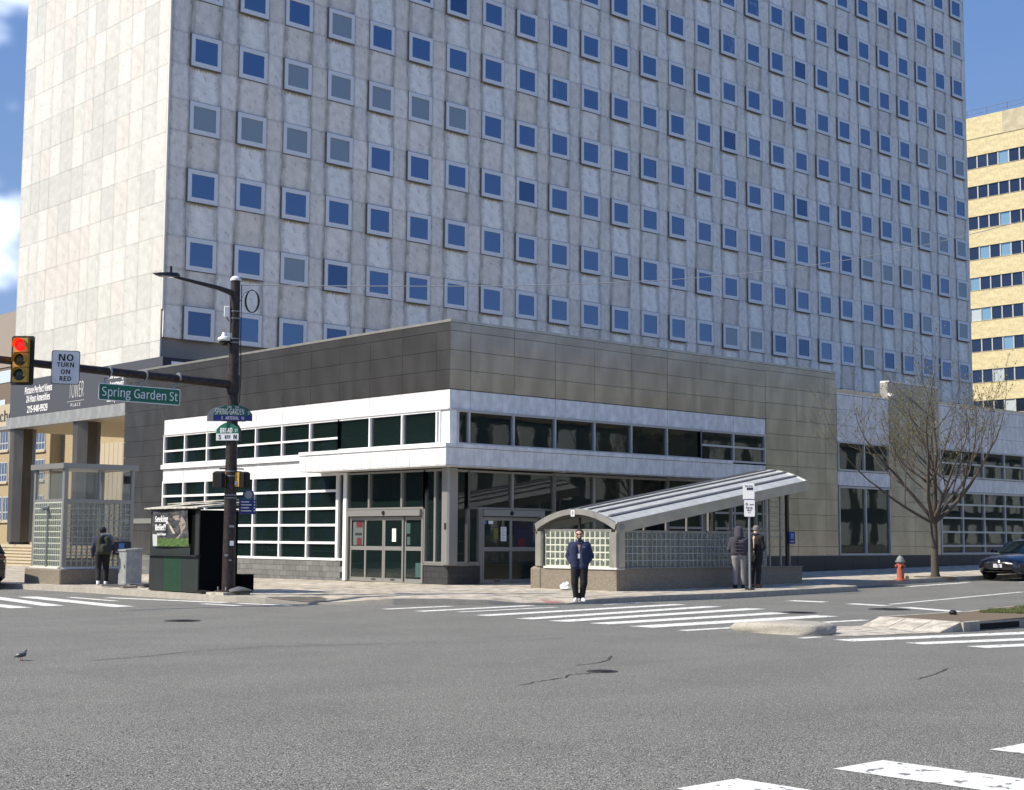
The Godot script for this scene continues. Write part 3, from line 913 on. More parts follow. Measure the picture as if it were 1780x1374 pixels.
func sliding_door(st: Node3D, face: int, us: Array, jamb0: float, jamb1: float) -> void: # leaves between the given uprights
	var org := st.position
	var b := B.new(org)
	on(b, face, jamb0, us[0] - .03, .17, 2.49, -.12, .05); on(b, face, us[-1] + .03, jamb1, .17, 2.49, -.12, .05)
	on(b, face, us[0] - .03, us[-1] + .03, .165, .19, -.15, .03)
	var door := part(st, "door", b, M.dull_alu)
	b = B.new(org); on(b, face, jamb0 + .06, jamb1 - .12, 2.285, 2.485, -.05, .14); var head := part(door, "header", b, M.dull_alu)
	b = B.new(org)
	var mid: float = (us[0] + us[-1]) * .5 - .1
	var c := Vector3(mid, 2.385, .145) if face == 0 else Vector3(-.145, 2.385, -mid)
	b.cyl(c, c + (Vector3(0, 0, .03) if face == 0 else Vector3(-.03, 0, 0)), .075, .06, 12)
	part(door, "sensor", b, M.black)
	for i in us.size() - 1:
		b = B.new(org)
		var slid: bool = us.size() == 3 and i == 0 or us.size() == 5 and (i == 1 or i == 2)
		var d := .02 if slid else -.03
		var u0: float = us[i] + .006
		var u1: float = us[i + 1] - .006
		for q in [[u0, u0 + .07, .19, 2.26], [u1 - .07, u1, .19, 2.26], [u0 + .07, u1 - .07, .19, .29], [u0 + .07, u1 - .07, 1.18, 1.31], [u0 + .07, u1 - .07, 2.15, 2.26]]:
			on(b, face, q[0], q[1], q[2], q[3], d - .04, d)
		var leaf := part(door, "leaf", b, M.dull_alu)
		b = B.new(org)
		for q in [[.29, 1.18], [1.31, 2.15]]:
			if face == 0: b.quad(Vector3(u0 + .07, q[0], d - .02), Vector3(u1 - .07, q[0], d - .02), Vector3(u1 - .07, q[1], d - .02), Vector3(u0 + .07, q[1], d - .02))
			else: b.quad(Vector3(-d + .02, q[0], -u1 + .07), Vector3(-d + .02, q[0], -u0 - .07), Vector3(-d + .02, q[1], -u0 - .07), Vector3(-d + .02, q[1], -u1 + .07))
		part(door, "leaf_pane", b, M.glass)

func notice(st: Node3D, called: String, face: int, u0: float, u1: float, y0: float, y1: float, d: float, m: Material, lines := 0) -> MeshInstance3D:
	var b := B.new(st.position)
	on(b, face, u0, u1, y0, y1, d, d + .004)
	var x := part(st, called, b, m)
	for k in lines:
		b = B.new(st.position)
		var y := lerpf(y1, y0, (k + .8) / (lines + .8))
		on(b, face, lerpf(u0, u1, .14), lerpf(u0, u1, .86 - .2 * float(k % 2)), y, y + (y1 - y0) * .035, d + .004, d + .006)
		part(x, "print", b, M.paper_dark)
	return x

func store() -> void:
	var st := thing("corner_store", "low corner store clad in steel panels with white bands and dark windows", "store", Vector3(0, .16, 0))
	var org := st.position
	rng.seed = 33
	var b := B.new(org)
	var steel := ["panel0", "panel1", "panel2"]
	# hidden body: backing behind the cladding, roofs, floors, dim rooms behind the glass
	b.bx(.10, 20.4, 6.22, 8.30, -.40, -.06); b.bx(15.9, 20.5, .95, 6.22, -.40, -.06); b.bx(24.4, 28.2, .95, 8.3, -.38, -.06)
	b.bx(.06, .40, 6.22, 8.30, -20.9, -.10); b.bx(.06, .40, .8, 6.22, -20.9, -17.75)
	b.bx(20.5, 48.0, 5.62, 7.45, -.40, -.06)
	for q in [[.1, 15.85, 5.60, 6.2], [.1, 15.85, 3.8, 4.42], [20.55, 24.3, 3.79, 4.38], [28.3, 48.0, 3.79, 4.38]]: b.bx(q[0], q[1], q[2], q[3], -.34, -.06)
	for q in [[5.60, 6.2], [3.8, 4.42]]: b.bx(.06, .34, q[0], q[1], -17.7, -.1)
	part(st, "wall", b, M.gap)
	b = B.new(org); b.bx(.4, 48.0, 7.6, 7.8, -20.9, -.4); b.bx(.1, 48.0, 7.8, 8.2, -20.95, -20.7); part(st, "roof", b, M.limestone)
	b = B.new(org)
	b.bx(.1, 48.0, -.3, .10, -20.9, -.15); b.bx(.1, 48.0, 3.95, 4.15, -20.9, -.34); b.bx(.1, 48.0, 5.75, 5.9, -20.9, -.4)
	b.bx(7.0, 48.0, .1, 6.0, -7.4, -7.2); b.bx(7.0, 7.2, .1, 6.0, -20.9, -7.2); b.bx(.4, 7.0, .1, 6.0, -20.9, -20.7)
	b.bx(15.9, 20.5, .1, 6.0, -.7, -.5); b.bx(47.8, 48.0, .1, 7.6, -20.9, -.3)
	part(st, "room", b, M.interior)
	for q in [[2.2, 1.9, -3.6, 1.6, .45], [5.4, 1.7, -3.9, 2.4, .5], [9.2, 1.8, -3.4, 2.8, .5], [13.4, 1.6, -3.0, 2.6, .5], [3.2, 1.7, -9.5, .5, 3.0], [3.4, 1.8, -13.6, .5, 2.8], [2.6, 1.6, -16.6, .45, 2.0]]:
		b = B.new(org)
		for k in 4: b.bx(q[0], q[0] + q[3], .2 + .42 * k, .24 + .42 * k, q[2] - q[4], q[2])
		b.bx(q[0], q[0] + q[3], .1, q[1], q[2] - q[4], q[2] - q[4] + .04)
		part(st, "shelf_rack", b, M.interior_light)
	# steel panels along the top and down the two plain ends
	var rows := [6.22, 6.84, 7.455, 8.06, 8.325]
	cladding(st, "steel_panel", 0, [.0, .84, 2.71, 4.59, 6.45, 8.32, 10.2, 12.06, 13.92, 15.88], rows, steel)
	cladding(st, "steel_panel", 0, [15.88, 17.87, 19.75, 20.55], [.98, 1.33, 1.96, 2.58, 3.2, 3.83, 4.45, 5.05, 5.66, 6.24, 6.86, 7.48, 8.1, 8.325], steel)
	cladding(st, "steel_panel", 1, [.0, .68, 2.4, 4.13, 5.84, 7.55, 9.26, 10.97, 12.7, 14.38, 16.05, 17.68], rows, steel)
	cladding(st, "steel_panel", 1, [17.68, 19.35, 21.0], [.84, 1.8, 2.3, 2.95, 3.57, 4.2, 4.82, 5.45, 6.06, 6.68, 7.3, 7.9, 8.325], steel)
	cladding(st, "steel_panel", 0, [24.36, 26.2, 28.24], [.98, 1.35, 1.98, 2.6, 3.22, 3.84, 4.46, 5.08, 5.7, 6.32, 6.94, 7.56, 8.28], steel)
	b = B.new(org)
	b.bx(-.01, 20.56, 8.335, 8.42, -.3, .012); b.bx(-.012, .3, 8.335, 8.415, -21.0, -.30)
	part(st, "parapet_cap", b, M.steel)
	b = B.new(org); b.bx(20.45, 20.55, 7.5, 8.33, -.35, -.06); b.bx(.3, .4, .85, 8.33, -21.0, -20.9); part(st, "panel_return", b, M.panel1)
	b = B.new(org); b.bx(24.36, 28.24, 8.29, 8.36, -.42, .01); part(st, "pylon_cap", b, M.white_panel)
	b = B.new(org); b.bx(24.345, 24.40, 7.5, 8.29, -.42, -.05); part(st, "pylon_side", b, M.steel)
	# white bands
	cladding(st, "white_panel", 0, [.0, .84, 2.71, 4.59, 6.45, 8.32, 10.2, 12.06, 13.92, 15.86], [5.60, 6.205], ["white_panel"])
	cladding(st, "white_panel", 1, [.0, .68, 2.4, 4.13, 5.84, 7.55, 9.26, 10.97, 12.7, 14.38, 16.05, 17.66], [5.60, 6.205], ["white_panel"])
	cladding(st, "white_panel", 0, [12.72, 13.92, 15.86], [3.80, 4.42], ["white_panel"])
	cladding(st, "white_panel", 1, [6.82, 7.55, 9.26, 10.97, 12.7, 14.38, 16.05, 17.66], [3.76, 4.23], ["white_panel"])
	b = B.new(org); on(b, 1, 6.85, 17.72, 4.24, 4.41, -.05, .09); part(st, "white_ledge", b, M.white_panel)
	b = B.new(org); b.bx(.0, .30, 4.42, 5.595, -.44, -.0); part(st, "corner_post", b, M.white_panel)
	b = B.new(org); on(b, 0, .0, 15.9, 5.575, 5.598, -.05, .05); on(b, 1, .0, 17.7, 5.575, 5.598, -.05, .05); part(st, "drip_edge", b, M.alu)
	cladding(st, "white_panel", 0, [20.57, 22.43, 24.34], [5.60, 6.25, 6.9, 7.5], ["white_panel"])
	cladding(st, "white_panel", 0, [20.57, 22.43, 24.34], [3.80, 4.38], ["white_panel"])
	cladding(st, "white_panel", 0, [28.26, 30.1, 31.97, 33.85, 35.7, 37.6, 39.5, 41.4], [5.66, 6.3, 6.95, 7.55], ["white_panel"])
	cladding(st, "white_panel", 0, [28.26, 30.1, 31.97, 33.85, 35.7, 37.6, 39.5, 41.4], [3.79, 4.38], ["white_panel"])
	b = B.new(org); b.bx(20.56, 24.34, 7.51, 7.58, -.3, .01); b.bx(28.25, 44.0, 7.56, 7.63, -.3, .01); part(st, "white_cap", b, M.white_panel)
	# upper windows
	glazing(st, "upper_window", 0, [.33, .79, 2.69, 4.565, 6.435, 8.28, 10.15, 12.02], [4.53, 5.56], M.alu)
	glazing(st, "upper_window", 0, [12.02, 13.9, 15.80], [4.50, 5.04, 5.56], M.alu)
	glazing(st, "upper_window", 1, [.46, .62, 2.37, 4.09, 5.83], [4.53, 5.56], M.white_alu)
	glazing(st, "upper_window", 1, [5.83, 7.52, 9.25, 10.96, 12.72, 14.36, 16.02, 17.62], [4.43, 4.95, 5.56], M.white_alu)
	glazing(st, "upper_window", 0, [20.62, 22.45, 24.28], [4.43, 5.57], M.alu)
	glazing(st, "upper_window", 0, [28.3, 30.05, 31.95, 33.85, 35.7, 37.6, 39.5, 41.3], [4.43, 5.03, 5.63], M.alu)
	# lower windows
	glazing(st, "grid_window", 1, [5.86, 7.63, 9.32, 11.05, 12.74, 14.4, 16.05, 17.62], [.85, 1.40, 2.0, 2.57, 3.165, 3.72], M.white_alu, .04, .042)
	glazing(st, "grid_window", 1, [5.45, 5.80], [.85, 3.72], M.white_alu)
	glazing(st, "grid_window", 0, [28.3, 30.1, 31.95, 33.83, 35.7, 37.6, 39.5, 41.3], [1.03, 1.37, 1.98, 2.6, 3.2, 3.74], M.alu, .04, .04)
	glazing(st, "show_window", 0, [20.64, 22.5, 24.28], [1.02, 3.74], M.alu)
	glazing(st, "corner_window", 0, [.29, .79], [.82, 3.68], M.dull_alu, .045)
	glazing(st, "entry_window", 0, [.79, 2.65, 4.54], [2.53, 3.68], M.dull_alu, .045, .03)
	glazing(st, "entry_window", 0, [.79, 1.26], [.82, 2.53], M.dull_alu, .03, .03)
	glazing(st, "entry_window", 0, [4.06, 4.54], [.22, 2.53], M.dull_alu, .03, .03)
	glazing(st, "entry_window", 0, [4.54, 6.41, 8.29, 10.18], [.22, 3.70], M.dull_alu, .055, .04)
	glazing(st, "grid_window", 0, [10.18, 12.05, 13.93, 15.80], [.30, 1.40, 2.0, 2.57, 3.165, 3.72], M.dull_alu, .045, .04)
	glazing(st, "entry_window", 1, [1.18, 2.335, 4.06, 5.26], [2.53, 3.70], M.dull_alu, .045, .03)
	glazing(st, "corner_window", 1, [.17, .65, 1.18], [.82, 3.70], M.dull_alu, .045)
	b = B.new(org); on(b, 1, 5.26, 5.42, .16, 3.75, -.1, .06); part(st, "entry_post", b, M.white_alu)
	b = B.new(org); b.cham(Vector3(.03, 2.28, -.0), Vector3(.42, 3.02, .36), .05); part(st, "corner_column", b, M.dull_alu)
	b = B.new(org); b.bx(-.195, -.18, 1.85, 2.05, .01, .09); part(st, "door_button", b, M.black)
	sliding_door(st, 0, [1.38, 2.62, 3.86], 1.27, 4.03)
	sliding_door(st, 1, [1.30, 2.22, 3.24, 4.26, 5.14], 1.2, 5.25)
	# notices behind the door glass
	notice(st, "paper_notice", 1, 2.58, 2.78, 1.46, 1.88, .03, M.paper, 7)
	notice(st, "paper_notice", 0, 2.14, 2.38, 1.50, 1.95, .03, M.paper, 7)
	notice(st, "hours_poster", 1, 4.42, 4.98, 1.34, 2.13, -.045, M.poster_pale)
	notice(st, "hours_poster", 1, 4.46, 4.80, 1.92, 2.12, -.040, M.poster_red)
	notice(st, "hours_poster", 1, 4.50, 4.86, 1.66, 1.74, -.040, M.letter_black)
	notice(st, "hours_poster", 1, 4.50, 4.76, 1.34, 1.58, -.040, M.poster_red)
	notice(st, "door_sticker", 1, 1.94, 2.14, 1.72, 2.05, -.045, M.poster_teal)
	notice(st, "door_sticker", 1, 1.94, 2.10, 1.36, 1.62, -.045, M.poster_teal)
	notice(st, "door_sticker", 1, 1.36, 1.66, .35, .80, -.045, M.poster_teal)
	notice(st, "door_sticker", 0, 1.86, 2.06, 1.55, 1.92, .002, M.poster_olive)
	notice(st, "door_sticker", 0, 1.64, 1.84, 2.04, 2.14, .002, M.paper)
	notice(st, "door_sticker", 0, 1.42, 1.54, 2.04, 2.14, .002, M.screen_light)
	notice(st, "hours_poster", 0, 2.78, 3.62, 1.33, 2.13, -.048, M.navy)
	notice(st, "hours_poster", 0, 2.92, 3.38, 1.9, 2.13, -.043, M.letter_black)
	notice(st, "hours_poster", 0, 2.95, 3.30, 1.33, 1.58, -.043, M.poster_red)
	text(st, "PUSH", Vector3(-.03, .24, -2.75) - org, Basis(Vector3.UP, -PI / 2), .05, M.letter_black, 1.2, "Droid Sans", true)
	text(st, "PUSH", Vector3(-.03, .24, -3.75) - org, Basis(Vector3.UP, -PI / 2), .05, M.letter_black, 1.2, "Droid Sans", true)
	text(st, "PUSH", Vector3(2.0, .24, .03) - org, Basis.IDENTITY, .05, M.letter_black, 1.2, "Droid Sans", true)
	# the white canopy that turns the corner
	b = B.new(org); b.bx(-.86, 12.66, 3.79, 4.28, -.02, .86); b.bx(-.86, -.02, 3.79, 4.28, -6.78, -.02); part(st, "canopy", b, M.gap)
	b = B.new(org); b.bx(-.90, 12.7, 3.770, 3.792, .0, .9); b.bx(-.90, -.0, 3.770, 3.792, -6.82, -.0); part(st, "canopy_soffit", b, M.white_panel)
	b = B.new(org); b.bx(-.93, 12.72, 4.33, 4.45, -.05, .93); b.bx(-.93, -.05, 4.33, 4.45, -6.85, -.05); part(st, "canopy_cap", b, M.white_panel)
	cladding(st, "canopy_panel", 0, [-.9, .54, 1.30, 3.21, 5.13, 7.04, 8.95, 10.84, 12.70], [3.795, 4.325], ["white_panel"], .04, .9)
	cladding(st, "canopy_panel", 1, [-.9, .84, 1.49, 3.30, 5.09, 6.45, 6.82], [3.795, 4.325], ["white_panel"], .04, .9)
	b = B.new(org); b.bx(-.9, -.0, 3.795, 4.325, -6.83, -6.80); b.bx(12.69, 12.72, 3.795, 4.325, 0, .9); part(st, "canopy_end", b, M.white_panel)
	for q in [[-.45, -2.2], [-.45, -4.5], [-.45, .45], [2.2, .45], [4.5, .45], [10.2, .45]]:
		b = B.new(org); b.cyl(Vector3(q[0], 3.765, q[1]), Vector3(q[0], 3.745, q[1]), .11, .09, 12); part(st, "downlight", b, M.plastic_white)
	# dark masonry base
	b = B.new(org); b.bx(.06, .3, -.3, .80, -17.7, -5.5); b.bx(.06, .3, -.3, .8, -20.95, -17.7); b.bx(.03, 1.22, -.2, .72, -1.15, -.02); part(st, "base_wall", b, M.gap)
	for k in 4:
		var y0 := .045 + .19 * k
		var u := 5.43 + (.2 if k % 2 else 0.0)
		while u < 20.9:
			var w := .40 if k > 0 else .21
			b = B.new(org); on(b, 1, maxf(u, 5.43) + .004, minf(u + w, 21.0) - .004, y0 + .004, y0 + .19 - .004, -.08, rng.randf_range(.0, .003))
			part(st, "block", b, M["block%d" % rng.randi_range(0, 2)])
			u += w
	for k in 3:
		for face in 2:
			var u := .0
			var j := 0
			while u < 1.2:
				var w: float = .4 if (k + j) % 3 else .22
				b = B.new(org); on(b, face, u + .004, minf(u + w, 1.2 if face == 1 else 1.26) - .004, .164 + .19 * k, .164 + .19 * k + .182, -.08, rng.randf_range(.02, .024))
				part(st, "block", b, M.block_dark)
				u += w; j += 1
	b = B.new(org); b.bx(.02, 1.27, .74, .775, -.1, .06); b.bx(-.06, .02, .74, .775, -1.2, .06); part(st, "base_sill", b, M.dull_alu)
	var x := 15.88
	while x < 43.0:
		b = B.new(org); b.bx(x + .004, x + 1.86, -.1, .965, -.3, .03); part(st, "base_slab", b, M.dark_stone); x += 1.87
	b = B.new(org); b.bx(15.86, 44.0, .966, .985, -.1, .02); part(st, "base_trim", b, M.dull_alu)
	b = B.new(org); on(b, 1, 17.66, 21.0, .80, .835, -.1, .02); on(b, 1, 17.7, 20.98, 2.1, 2.3, -.1, .05); part(st, "end_trim", b, M.dull_alu)
	# a wall mark and the floodlight on the pylon
	b = B.new(org); b.box(Vector3(24.2, 7.72, .2), Vector3(.18, .10, .2), Basis(Vector3.RIGHT, .5)); part(st, "floodlight", b, M.plastic_white)
	b = B.new(org); b.tube([Vector3(24.38, 7.75, -.1), Vector3(24.3, 7.8, .1), Vector3(24.2, 7.76, .16)], .02); part(st, "floodlight_arm", b, M.galvanised)

func far_buildings() -> void:
	rng.seed = 44
	# yellow stone office slab to the right
	var yo := thing("yellow_office_building", "yellow stone office slab with ribbon windows and a roof rail, far right", "building", Vector3(118.42, 0, -49.7))
	var org := yo.position
	var b := B.new(org)
	b.bx(118.75, 150.0, .0, 49.1, -70.0, -30.0); part(yo, "wall", b, M.far_frame)
	var zs := [-70.0, -45.5, 20.0]
	b = B.new(org); b.bx(118.42, 118.8, 46.9, 49.30, -70, -45.5); part(yo, "parapet_stone", b, M.yellow_stone)
	b = B.new(org); b.bx(118.42, 118.8, 46.9, 49.30, -45.49, -30); part(yo, "parapet_stone", b, M.pale_stone)
	b = B.new(org); b.bx(118.36, 118.8, 46.78, 46.89, -70, -30); part(yo, "stone_ledge", b, M.pale_stone)
	for k in 14:
		var top := 44.83 - 3.47 * k
		b = B.new(org)
		var up := 46.77 if k == 0 else top + 3.47 - 1.45
		b.bx(118.42, 118.8, top, up, -70, -30); part(yo, "stone_band", b, M.yellow_stone)
		b = B.new(org); b.bx(118.38, 118.8, top - 1.50, top - 1.45, -70, -30); part(yo, "window_sill", b, M.pale_stone)
		if k > 9: continue
		var fr := B.new(org)
		for j in 20: fr.bx(118.5, 118.62, top - 1.45, top, -55.15 + 1.28 * j - .07, -55.15 + 1.28 * j + .07)
		var win := part(yo, "ribbon_window", fr, M.far_frame)
		for j in 15:
			var z := -55.15 + 1.28 * j
			var r := rng.randf()
			b = B.new(org); b.bx(118.58, 118.64, top - 1.45, top, z + .07, z + 1.21)
			part(win, "pane", b, M.far_glass if r < .80 else (M.far_blue if r < .92 else M.far_pale))
	b = B.new(org)
	for j in 16: b.tube([Vector3(119.0, 49.3, -70 + 1.24 * j * 2), Vector3(119.0, 50.35, -70 + 1.24 * j * 2)], .035, 5)
	for y in [49.85, 50.33]: b.tube([Vector3(119.0, y, -70), Vector3(119.0, y, -31)], .03, 5)
	part(yo, "roof_rail", b, M.rail)
	# tan brick school at the left, seen under the tower
	var sx := 32.17
	var sc := thing("brick_school", "tan brick school with multi-pane windows, seen past the tower's columns", "building", Vector3(sx, 0, -100.0))
	org = sc.position
	b = B.new(org)
	b.bx(sx, sx + 20, -1.5, 14.5, -150.0, -96.75); part(sc, "wall", b, M.tan_brick)
	b = B.new(org); b.bx(sx + 1.2, sx + 20, -1.5, 13.0, -96.74, -84.0); part(sc, "wing", b, M.tan_brick)
	b = B.new(org); b.bx(sx - .12, sx + 3, 12.45, 14.6, -150.0, -100.6); part(sc, "name_band", b, M.limestone)
	b = B.new(org); b.bx(sx - .35, sx + 3, 12.2, 12.44, -150.0, -100.6); part(sc, "ledge", b, M.limestone)
	text(sc, "School", Vector3(sx - .14, 13.4, -106.3) - org, Basis(Vector3.UP, -PI / 2), 1.0, M.letter_black, 1.2, "Droid Serif", true)
	for k in 3:
		for j in 5:
			var z: float = [-98.75, -107.0, -112.0, -117.0, -105.3][j] if k < 2 else [-98.75, -105.75, -108.0, -112.0, -117.0][j]
			if k < 2 and j == 4: continue
			var y: float = [10.7, 7.85, 4.2][k]
			var hh: float = [.95, .95, 1.15][k]
			var ww := .95
			if k == 0 and j == 1: y = 11.0
			b = B.new(org)
			for q in [-1.0, -.33, .33, 1.0]: b.bx(sx - .05, sx + .02, y - hh, y + hh, z + q * ww - .05, z + q * ww + .05)
			for q in [-1.0, -.3, 1.0]: b.bx(sx - .045, sx + .02, y + q * hh - .05, y + q * hh + .05, z - ww, z + ww)
			var win := part(sc, "window", b, M.far_frame)
			b = B.new(org); b.bx(sx - .02, sx + .01, y - hh, y + hh, z - ww, z + ww); part(win, "pane", b, M.far_glass)
			b = B.new(org); b.bx(sx - .16, sx + .01, y - hh - .25, y - hh - .06, z - ww - .15, z + ww + .15); part(win, "sill", b, M.limestone)
	for j in 9:
		b = B.new(org); b.bx(sx + .9, sx + 1.19, 1.5, 9.9, -90.9 + j * .85, -90.9 + j * .85 + .80); part(sc, "metal_siding", b, M.limestone)
	# grey block behind the school
	var go := thing("grey_block_building", "grey building with a brown lower storey behind the brick school, far left", "building", Vector3(46, 0, -140))
	org = go.position
	b = B.new(org); b.bx(46, 70, 22.2, 29.0, -190, -120); part(go, "upper_wall", b, M.grey_wall)
	b = B.new(org); b.bx(46.1, 70, -1, 22.15, -190, -120); part(go, "lower_wall", b, M.brown_wall)
	b = B.new(org); b.bx(46.02, 46.15, 20.3, 21.8, -190, -136.0); part(go, "window_band", b, M.far_pale)
	for k in 2:
		b = B.new(org); b.bx(46.02, 46.15, 15.2, 18.2, -142.5 - 6 * k, -139.3 - 6 * k)
		part(go, "window", b, M.far_pale)

func across_the_streets() -> void: # what the glass fronts mirror: the blocks behind the viewer
	rng.seed = 55
	for q in [["warehouse", "tan warehouse across the right-hand street, mirrored in the store glass", M.tan_render, 8.0, 60.0, 46.0, 60.0, 17.0, 0],
		["apartment_block", "grey apartment block across the right-hand street, mirrored in the tower", M.grey_render, 66.0, 130.0, 46.0, 62.0, 19.0, 0],
		["brown_row_building", "brown brick building across the left-hand street, mirrored in the store's left windows", M.red_brick, -62.0, -43.0, -140.0, -49.0, 34.0, 1]]:
		var o := thing(q[0], q[1], "building", Vector3((q[3] + q[4]) / 2, 0, (q[5] + q[6]) / 2))
		var org := o.position
		var b := B.new(org)
		b.bx(q[3], q[4], 10.5 if q[8] == 0 else -1.0, q[7], q[5], q[6]); part(o, "wall", b, q[2])
		if q[8] == 0:
			b = B.new(org); b.bx(q[3] + .1, q[4] - .1, -1, 10.49, q[5] + .1, q[6] - .1); part(o, "lower_front", b, M.dark_front)
		b = B.new(org)
		var u: float = (q[3] if q[8] == 0 else q[5]) + 2.0
		while u < (q[4] if q[8] == 0 else q[6]) - 3.0:
			var y := 1.2
			while y < q[7] - 2.5:
				if q[8] == 0: b.bx(u, u + 1.7, y, y + 2.0, q[5] - .03, q[5] + .1)
				else: b.bx(q[4] - .1, q[4] + .03, y, y + 2.0, u, u + 1.7)
				y += 3.4
			u += 3.3
		part(o, "window_panes", b, M.far_blind if q[8] == 0 else M.far_glass, Vector3.ZERO, "stuff")

func block_wall(o: Node3D, b0: Vector3, du: Vector3, dv: Vector3, cols: int, rows: int, gap: float, thick: Vector3, mortar := "mortar") -> void: # glass blocks, each a piece, and the mortar between them
	var org := o.position
	var w := du.length()
	var h := dv.length()
	var side := du.normalized()
	var nrm := thick.normalized()
	var blk := B.new()
	var s := Vector3(w - gap, h - gap, thick.length())
	var m := Basis(side, Vector3.UP, side.cross(Vector3.UP))
	blk.box(Vector3.ZERO, s, m)
	for k in [-1, 1]: # a raised pillow on both faces
		var f: Vector3 = nrm * (thick.length() / 2.0) * k
		var g: Vector3 = nrm * (thick.length() / 2.0 + .012) * k
		var a := side * (s.x * .46)
		var c := Vector3.UP * (s.y * .46)
		var p := [f - a - c, f + a - c, f + a + c, f - a + c]
		var q := [g - a * .7 - c * .7, g + a * .7 - c * .7, g + a * .7 + c * .7, g - a * .7 + c * .7]
		for i in 4: blk.quad(p[i], p[(i + 1) % 4], q[(i + 1) % 4], q[i])
		blk.quad(q[0], q[1], q[2], q[3])
	var mesh := blk.mesh()
	var mor := B.new(org)
	for i in cols + 1:
		mor.box(b0 + du * i + dv * rows / 2.0, Vector3(gap, h * rows + gap, thick.length() * .9), m)
	for k in rows + 1:
		mor.box(b0 + du * cols / 2.0 + dv * k, Vector3(w * cols, gap * .96, thick.length() * .88), m)
	part(o, "mortar_grid", mor, M[mortar])
	for i in cols:
		for k in rows:
			part(o, "glass_block", mesh, M.block_glass, b0 + du * (i + .5) + dv * (k + .5) - org)

func headhouse() -> void:
	var y0 := walk(-9.2, -7.2)
	var o := thing("elevator_headhouse", "tall glass-block stair house with grey frame and clear upper panes, left", "stair house", Vector3(-9.25, y0, -7.0))
	var org := o.position
	var b := B.new(org)
	b.cham(Vector3(-8.13, y0 + .22, -8.12), Vector3(2.46, .50, 2.46), .03); part(o, "plinth", b, M.granite)
	b = B.new(org); b.hexa([Vector3(-9.33, .59, -6.92), Vector3(-6.95, .59, -6.92), Vector3(-6.95, .59, -7.1), Vector3(-9.2, .59, -7.1), Vector3(-9.27, .645, -6.98), Vector3(-6.98, .645, -6.98), Vector3(-6.98, .645, -7.1), Vector3(-9.2, .645, -7.1)]); b.bx(-9.34, -9.2, .60, .645, -9.05, -7.1); part(o, "sill", b, M.sill)
	b = B.new(org)
	for q in [[-9.27, -9.15, -7.12, -6.98], [-7.05, -6.95, -7.1, -6.98], [-9.27, -9.17, -9.08, -8.96], [-7.05, -6.95, -9.08, -8.96]]: b.bx(q[0], q[1], .6, 3.62, q[2], q[3])
	for q in [[-9.15, -7.05, -7.06, -6.985], [-9.15, -7.05, -9.06, -8.98]]: b.bx(q[0], q[1], 2.6, 2.7, q[2], q[3])
	for q in [[-9.262, -9.2], [-7.02, -6.96]]: b.bx(q[0], q[1], 2.6, 2.7, -8.96, -7.12)
	b.bx(-8.14, -8.09, 2.7, 3.62, -7.05, -6.99); b.bx(-9.258, -9.2, .64, 3.62, -8.06, -8.01)
	part(o, "frame", b, M.dull_alu)
	b = B.new(org); b.bx(-9.36, -6.86, 3.62, 3.78, -9.16, -6.89); part(o, "roof", b, M.dull_alu)
	for q in [[-9.15, -8.14], [-8.09, -7.05]]:
		b = B.new(org); b.quad(Vector3(q[0], 2.7, -7.02), Vector3(q[1], 2.7, -7.02), Vector3(q[1], 3.62, -7.02), Vector3(q[0], 3.62, -7.02)); part(o, "upper_pane", b, M.clear_glass)
		b = B.new(org); b.quad(Vector3(q[0], 2.7, -9.02), Vector3(q[1], 2.7, -9.02), Vector3(q[1], 3.62, -9.02), Vector3(q[0], 3.62, -9.02)); part(o, "upper_pane", b, M.clear_glass)
	for q in [[-8.96, -8.06], [-8.01, -7.12]]:
		b = B.new(org); b.quad(Vector3(-9.23, 2.7, q[0]), Vector3(-9.23, 2.7, q[1]), Vector3(-9.23, 3.62, q[1]), Vector3(-9.23, 3.62, q[0])); part(o, "upper_pane", b, M.clear_glass)
	b = B.new(org); b.quad(Vector3(-6.99, .65, -7.12), Vector3(-6.99, .65, -8.96), Vector3(-6.99, 3.6, -8.96), Vector3(-6.99, 3.6, -7.12)); part(o, "side_pane", b, M.clear_glass)
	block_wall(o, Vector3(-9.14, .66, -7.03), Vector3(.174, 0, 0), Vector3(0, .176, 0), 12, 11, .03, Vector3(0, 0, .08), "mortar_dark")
	block_wall(o, Vector3(-9.235, .66, -8.95), Vector3(0, 0, .147), Vector3(0, .176, 0), 6, 11, .026, Vector3(-.08, 0, 0))
	block_wall(o, Vector3(-9.235, .66, -8.0), Vector3(0, 0, .147), Vector3(0, .176, 0), 6, 11, .026, Vector3(-.08, 0, 0))
	b = B.new(org); b.tube([Vector3(-9.3, .65, -8.0), Vector3(-9.3, 2.5, -8.0)], .022, 6); b.cyl(Vector3(-9.28, 2.45, -8.0), Vector3(-9.5, 2.38, -7.97), .05, .06, 8); part(o, "wall_lamp", b, M.galvanised)
	b = B.new(org); b.bx(-7.3, -7.1, 3.2, 3.45, -7.02, -6.97); b.cyl(Vector3(-7.2, 3.33, -6.97), Vector3(-7.2, 3.33, -6.93), .07, .06, 10); part(o, "speaker", b, M.black)
	b = B.new(org); b.bx(-8.9, -7.4, .2, .9, -8.9, -8.2); part(o, "stair_landing", b, M.hot_pink)
	var s := thing("information_screen", "small dark blue screen on the stair house's front beside the grey cabinet", "screen", Vector3(-7.32, 1.02, -6.95))
	org = s.position
	b = B.new(org); b.bx(-7.62, -7.05, 1.02, 1.42, -6.97, -6.90); part(s, "case", b, M.navy)
	b = B.new(org); b.bx(-7.46, -7.28, 1.2, 1.37, -6.90, -6.895); part(s, "picture", b, M.screen_light)
	b = B.new(org); b.bx(-7.56, -7.2, 1.08, 1.11, -6.90, -6.896); part(s, "print", b, M.letter_grey)
